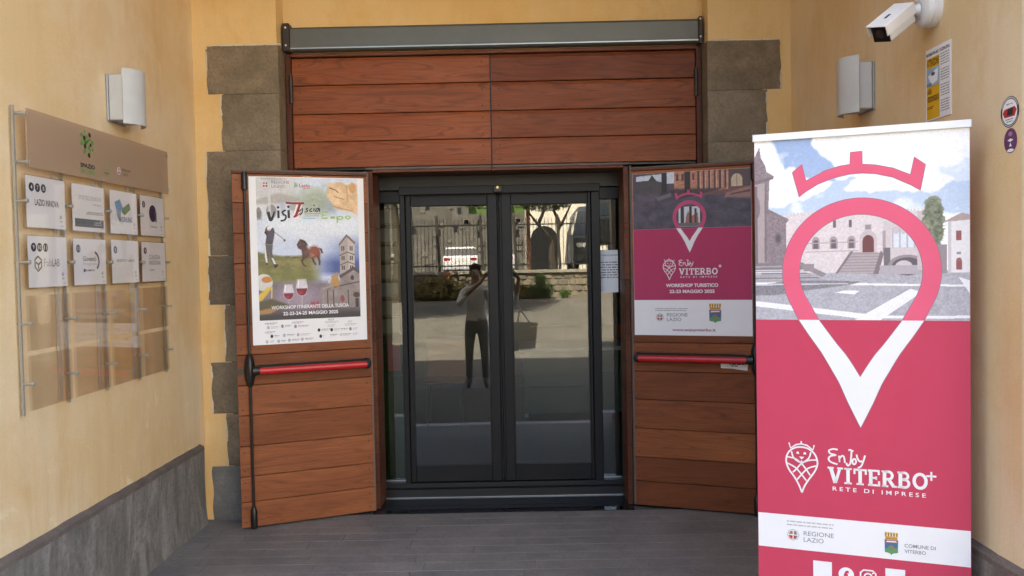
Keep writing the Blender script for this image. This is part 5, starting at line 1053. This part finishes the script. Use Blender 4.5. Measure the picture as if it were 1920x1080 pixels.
def shrub(label, loc, blobs, n, size, mat, seed, st=1.):
    t = thing('shrub', label, 'shrub', loc, 0, 'shrubs along the stone wall'); foliage('foliage', blobs, n, size, mat, t, seed, st)
    for k in range(3): B().tube([(0.05*k-.05, 0, -.03), (.1*k-.1, .02, blobs[0][2])], [.012, .006], 6).obj('stem', bark, t)
shrub('round deep green shrub at the foot of the stone wall', (1.05, WY+.40, 1.03), [(0, 0, .38, .36, .25, .36), (.2, 0, .25, .3, .22, .24), (-.2, 0, .22, .28, .22, .22), (0, 0, .62, .2, .18, .2)], 2200, .035, lf_d, 5)
shrub('tall bright green shrub at the foot of the stone wall', (.03, WY+.40, 1.03), [(0, 0, .35, .2, .2, .33), (.03, 0, .75, .17, .17, .33), (-.04, 0, 1.0, .12, .12, .2)], 1500, .035, lf_b, 6)
shrub('dry yellow grass clump beside the deep green shrub', (.45, WY+.35, 1.03), [(0, 0, .22, .33, .2, .22)], 600, .05, lf_y, 7, 2.5)
shrub('wide clump of dry grass by the orange netting', (-1.1, WY+.35, 1.03), [(0, 0, .35, .8, .25, .35), (-.5, 0, .3, .4, .2, .3)], 1600, .06, lf_y, 8, 2.5)
shrub('small low green weed at the foot of the stone wall', (1.85, WY+.32, 1.03), [(0, 0, .14, .2, .15, .14)], 400, .03, lf_b, 9)
t = thing('orange_netting', 'strip of orange plastic netting hanging on the stone wall', 'netting', (-.87, WY+.10, 1.10)); on = flat((.55, .10, .03), .6)
for k in range(6): bx('strand', on, t, -.13+k*.045, -.115+k*.045, 0, .012+.004*(k % 2), 0, .80)
for k in range(12): bx('strand', on, t, -.14, .14, .0165, .022, .02+k*.068, .034+k*.068)

# far castle wall, pale building with arches, parked vehicles
cw_ = thing('castle_wall', 'tall old rubble stone castle wall with putlog holes beyond the car park', 'wall', (-11.6, -54, 2.1))
mt = stone('old_castle_stone', (.09, .083, .07), (.17, .157, .135), (.27, .25, .215), 1.8)
bx('masonry', mt, cw_, -24, 11.7, -1.5, 0, -.3, 7.2); bx('masonry', mt, cw_, 11.701, 14.5, -1.4, -.02, -.3, 4.6); r = random.Random(2)
for k in range(12):
    a = 4+k*.6; bx('battlement', mt, cw_, a, a+.5, -1.2, -.1, 7.201, 7.4+r.uniform(0, .5))
for k in range(40): x, z = 6+7*r.random(), .8+5.6*r.random(); z = min(z, 3.9) if x > 11 else z; w = r.uniform(.25, .5); bx('projecting_stone', mt, cw_, x, x+w, -.02, .05, z, z+w*.7, .02)
for x, z in ((8.6, 4.9), (9.4, 3.0), (10.6, 3.3), (10.9, 4.6), (12.3, 2.9), (7.6, 3.2)): bx('putlog_hole', M['black'], cw_, x, x+.28, -.02, .012, z, z+.5)
bk = pymesh('grass_bank', [(-9, -56, 7.5), (2, -56, 7.5), (2, -70, 13), (-9, -70, 13), (-9, -56, 2), (2, -56, 2)], [(0, 1, 2, 3), (4, 5, 1, 0)], leafmat('grass', (.08, .16, .03), (.13, .22, .05))); tag(bk, 'sunlit green grass bank above the castle wall', kind='structure')
pb = thing('pale_building', 'pale cream plastered building with dark arched openings beyond the railing', 'building', (6.4, -40, 2.0)); cr = plaster('cream_plaster', (.72, .66, .55), (.76, .72, .62), (.66, .56, .42))
bx('wall', cr, pb, -5.2, 8, -6, 0, -.2, 5.2); bx('eaves', M['quoin'], pb, -5.5, 8.3, -6.2, .4, 5.201, 5.5)
for x in (-4.3, -.6, 3.4):
    P = [(x-.75, -.1), (x+.75, -.1)]+[(x+.75*math.cos(a), 2.0+.75*math.sin(a)) for a in [PI*k/10 for k in range(11)]]
    B().prism(P, 1, -.05, .012).obj('arched_opening', M['black'], pb)
t = bx('timber_pole', flat((.22, .10, .055), .7), None, .70, .84, -23.6, -23.46, 1.9, 6.2); tag(t, 'reddish timber pole standing behind the railing', 'pole')
def vehicle(name, label, cat, loc, rz, prof, glassprof, w, paint, wheels, lights, lcol, zbelt):
    t = thing(name, label, cat, loc, rz)
    def shell(nm, pr, mat, ws):
        n = len(pr); vs = []
        for s, k in ((-1, 0), (-1, 1), (1, 1), (1, 0)):
            for (y, z) in pr:
                tp = max(0, (z-zbelt))*ws[1]; hw = w/2*ws[0]-tp-(.05 if k == 0 else 0); vs.append((s*hw, y*(1 if k else 1.0)-(0 if k else 0), z-(0 if k else 0)))
        # sides bulge slightly: inner ring forms the chamfered outline
        vs2 = [(-(w/2*ws[0]-max(0, z-zbelt)*ws[1]), y, z) for y, z in pr]+[((w/2*ws[0]-max(0, z-zbelt)*ws[1]), y, z) for y, z in pr]
        b = B(); b.add(vs2, [tuple(range(n)), tuple(range(n, 2*n))[::-1]]+[(i, (i+1) % n, n+(i+1) % n, n+i) for i in range(n)]); bmesh.ops.recalc_face_normals(b.bm, faces=b.bm.faces)
        bmesh.ops.bevel(b.bm, geom=list(b.bm.edges), offset=.035, segments=2, affect='EDGES', clamp_overlap=True); return b.obj(nm, mat, t, True)
    shell('body', prof, paint, (1, .28)); gl_ = flat((.02, .025, .03), .08, 0, .8)
    shell('windows', glassprof, gl_, (1.004, .28))
    for (x, y, rr) in wheels:
        wv = B().tube([(x-.1, y, rr), (x+.1, y, rr)], rr, 20).obj('wheel', M['rubber'], t, True); B().tube([(x-.105, y, rr), (x+.105, y, rr)], rr*.6, 14).obj('rim', M['alu'], wv, True)
    for (x, y, z, a, b_) in lights: bx('light', flat(lcol, .2), t, x-a/2, x+a/2, y-.03, y+.02, z-b_/2, z+b_/2, .012)
    return t
vehicle('parked_car', 'white hatchback car parked behind the railing below the castle wall', 'car', (-.5, -39, 2.06), 0,
    [(-2.1, .28), (2.0, .28), (2.08, .55), (2.05, .95), (1.75, 1.0), (1.45, 1.44), (.9, 1.52), (-.3, 1.5), (-1.0, 1.02), (-1.95, .85), (-2.15, .6)],
    [(1.80, 1.0), (1.55, 1.40), (.9, 1.455), (-.3, 1.44), (-.9, 1.03)], 1.8, flat((.75, .75, .76), .25), [(.75, 1.3, .31), (-.75, 1.3, .31), (.75, -1.35, .31), (-.75, -1.35, .31)], [(.68, 2.06, .82, .3, .14), (-.68, 2.06, .82, .3, .14)], (.35, .02, .02), .95)
vehicle('parked_van', 'dark grey van with broad pale windscreen parked behind the railing', 'van', (3.4, -26.2, 1.98), 0,
    [(-2.4, .3), (2.3, .3), (2.4, .6), (2.35, 1.15), (1.75, 1.35), (1.1, 2.3), (.7, 2.45), (-2.3, 2.45), (-2.45, 1.6)],
    [(2.0, 1.28), (1.86, 1.36), (1.2, 2.22), (.8, 2.3), (.2, 2.3), (.2, 1.28)], 2.0, flat((.05, .055, .06), .3), [(.85, 1.5, .34), (-.85, 1.5, .34), (.85, -1.5, .34), (-.85, -1.5, .34)], [(.72, 2.36, .88, .32, .2), (-.72, 2.36, .88, .32, .2)], (.7, .7, .7), 1.2)
# added out of view: wing dims the right porch wall, house brightens the left
wg = thing('added_shade_wing', 'unseen plastered wing added beside the street to dim one porch wall', 'building', (-11, YM, 0)); bx('wall', M['plaster'], wg, -6, 0, -19, -.06, -.1, 9.5); bx('roof', M['quoin'], wg, -6.3, .4, -19.3, -.06, 9.501, 9.8)
for k in range(4): bx('window', M['black'], wg, -.02, .012, -4-k*4, -2.9-k*4, 4.5, 6.2)

hs = thing('added_bounce_house', 'pale sunlit house with dark windows, added out of view to brighten one porch wall', 'building', (11, -17.5, .6)); bx('wall', cr, hs, -6, 7, -6, 0, -.6, 8.6); bx('roof', M['quoin'], hs, -6.3, 7.3, -6.3, .35, 8.601, 8.9)  # added out of view as a sunlit reflector for the left porch wall
for k in range(4):
    for z in (1.2, 4.9): w = bx('window', M['black'], hs, -5.2+k*3.1, -4.1+k*3.1, -.02, .015, z, z+1.7); bx('sill', flat((.5, .48, .44), .8), w, -5.3+k*3.1, -4.0+k*3.1, .016, .09, z-.08, z-.002)

# ------------------------------------------------------------------ the photographer (seen only as a reflection)
V, E, RD = [], [], []
def jv(p, r, par=None):
    V.append(p); RD.append(r if hasattr(r, '__len__') else (r, r))
    if par is not None: E.append((par, len(V)-1))
    return len(V)-1
X0 = -.20; HX = 0.0; pel = jv((X0, -5.66, .94), (.16, .115)); wst = jv((X0, -5.65, 1.08), (.145, .10), pel); chs = jv((X0, -5.63, 1.28), (.165, .115), wst); shd = jv((X0, -5.62, 1.43), (.12, .085), chs)
nk = jv((X0, -5.60, 1.50), .055, shd); hd0 = jv((X0, -5.585, 1.58), (.068, .075), nk); hd1 = jv((X0, -5.585, 1.66), (.078, .092), hd0); hd2 = jv((X0, -5.60, 1.735), (.06, .07), hd1); ns = jv((X0, -5.495, 1.628), .013, hd1)
for s in (-1, 1):
    a = jv((X0+s*.165, -5.62, 1.40), .062, shd); e = jv((X0+s*.25, -5.50, 1.20), .045, a); em = jv(((X0+s*.25+HX+s*.105)/2, -5.44, 1.40), .037, e); w = jv((HX+s*.105, -5.40, 1.545), .027, em); p = jv((HX+s*.085, -5.393, 1.60), (.033, .018), w)
    for k, (dx, dz, L) in enumerate(((.020, .030, .06), (.012, .042, .07), (.0, .046, .075), (-.012, .042, .07))):
        f1 = jv((HX+s*(.075-.01*k), -5.375, 1.63+.008*k), .009, p); f2 = jv((HX+s*(.052-.004*k), -5.358, 1.636+.009*k), .0085, f1); jv((HX+s*(.035), -5.352, 1.634+.009*k), .0075, f2)
    t1 = jv((HX+s*.062, -5.405, 1.585), .0105, p); jv((HX+s*.04, -5.402, 1.592), .009, t1)
    h_ = jv((X0+s*.095, -5.66, .86), .095, pel); k_ = jv((X0+s*.11, -5.63, .48), .062, h_); k2 = jv((X0+s*.115, -5.65, .30), .056, k_); an = jv((X0+s*.12, -5.67, .09), .042, k2); jv((X0+s*.135, -5.57, .028), (.042, .03), an); 
me = bpy.data.meshes.new('person'); me.from_pydata(V, E, []); po = link('person', me); sk = po.modifiers.new('skin', 'SKIN'); sk.use_smooth_shade = True
for i, d in enumerate(me.skin_vertices[0].data): d.radius = RD[i]; d.use_root = (i == 0)
su = po.modifiers.new('sub', 'SUBSURF'); su.levels = su.render_levels = 2
bpy.context.view_layer.update(); dg = bpy.context.evaluated_depsgraph_get(); nm = bpy.data.meshes.new_from_object(po.evaluated_get(dg)); bpy.data.objects.remove(po); po = link('person', nm); nm.name = 'person'
tag(po, 'person in pale grey shirt and dark trousers taking the photograph, reflected in the glass', 'person')
nm.materials.clear()
for m_ in (flat((.42, .26, .18), .5), flat((.72, .72, .70), .8), flat((.22, .22, .225), .8), flat((.05, .045, .04), .5)): nm.materials.append(m_)
for p in nm.polygons:
    c = p.center; z = c.z; p.use_smooth = True
    p.material_index = 3 if z < .10 else (2 if z < .98 else (0 if (z > 1.47 and abs(c.x-X0) < .2) else 1))
    if c.y > -5.47 and z > 1.33: p.material_index = 0
hr = foliage('hair', [(X0, -5.605, 1.73, .085, .10, .05), (X0, -5.64, 1.67, .08, .07, .07)], 700, .022, flat((.10, .08, .06), .7), po, 31)
for s in (-1, 1): bx('eye', flat((.05, .05, .05), .2), po, X0+s*.03-.009, X0+s*.03+.009, -5.503, -5.494, 1.655, 1.665, .003); bx('ear', nm.materials[0], po, X0+s*.083-.008, X0+s*.083+.008, -5.61, -5.575, 1.615, 1.675, .006)
bx('mouth', flat((.3, .1, .08), .5), po, X0-.022, X0+.022, -5.517, -5.508, 1.588, 1.594)
pc_ = thing('compact_camera', 'small black compact camera held up by the photographer', 'camera', (0, -5.37, 1.59)); bx('camera_body', M['black'], pc_, -.052, .052, -.012, .014, 0, .062, .006, 2, True); B().tube([(0, .0145, .03), (0, .030, .03)], [.022, .019], 18).obj('lens_barrel', M['dark_steel'], pc_, True)
tb = thing('tote_bag', 'white cloth tote bag hanging from the photographer\'s arm', 'bag', (.17, -5.50, .53)); wc = flat((.85, .84, .80), .8)
b = B(); P = [(-.19, 0), (.15, .04), (.19, .40), (-.15, .42)]; n = len(P)
b.prism([(x*1.0, z) for x, z in P], 1, -.035, .035); b.obj('bag_body', wc, tb)
for y in (-.025, .025): B().tube([(-.09, y, .41), (-.07, y, .55), (-.07, 0, .635), (-.02, y, .55), (.07, y, .41)], .011, 8).obj('handle', wc, tb)
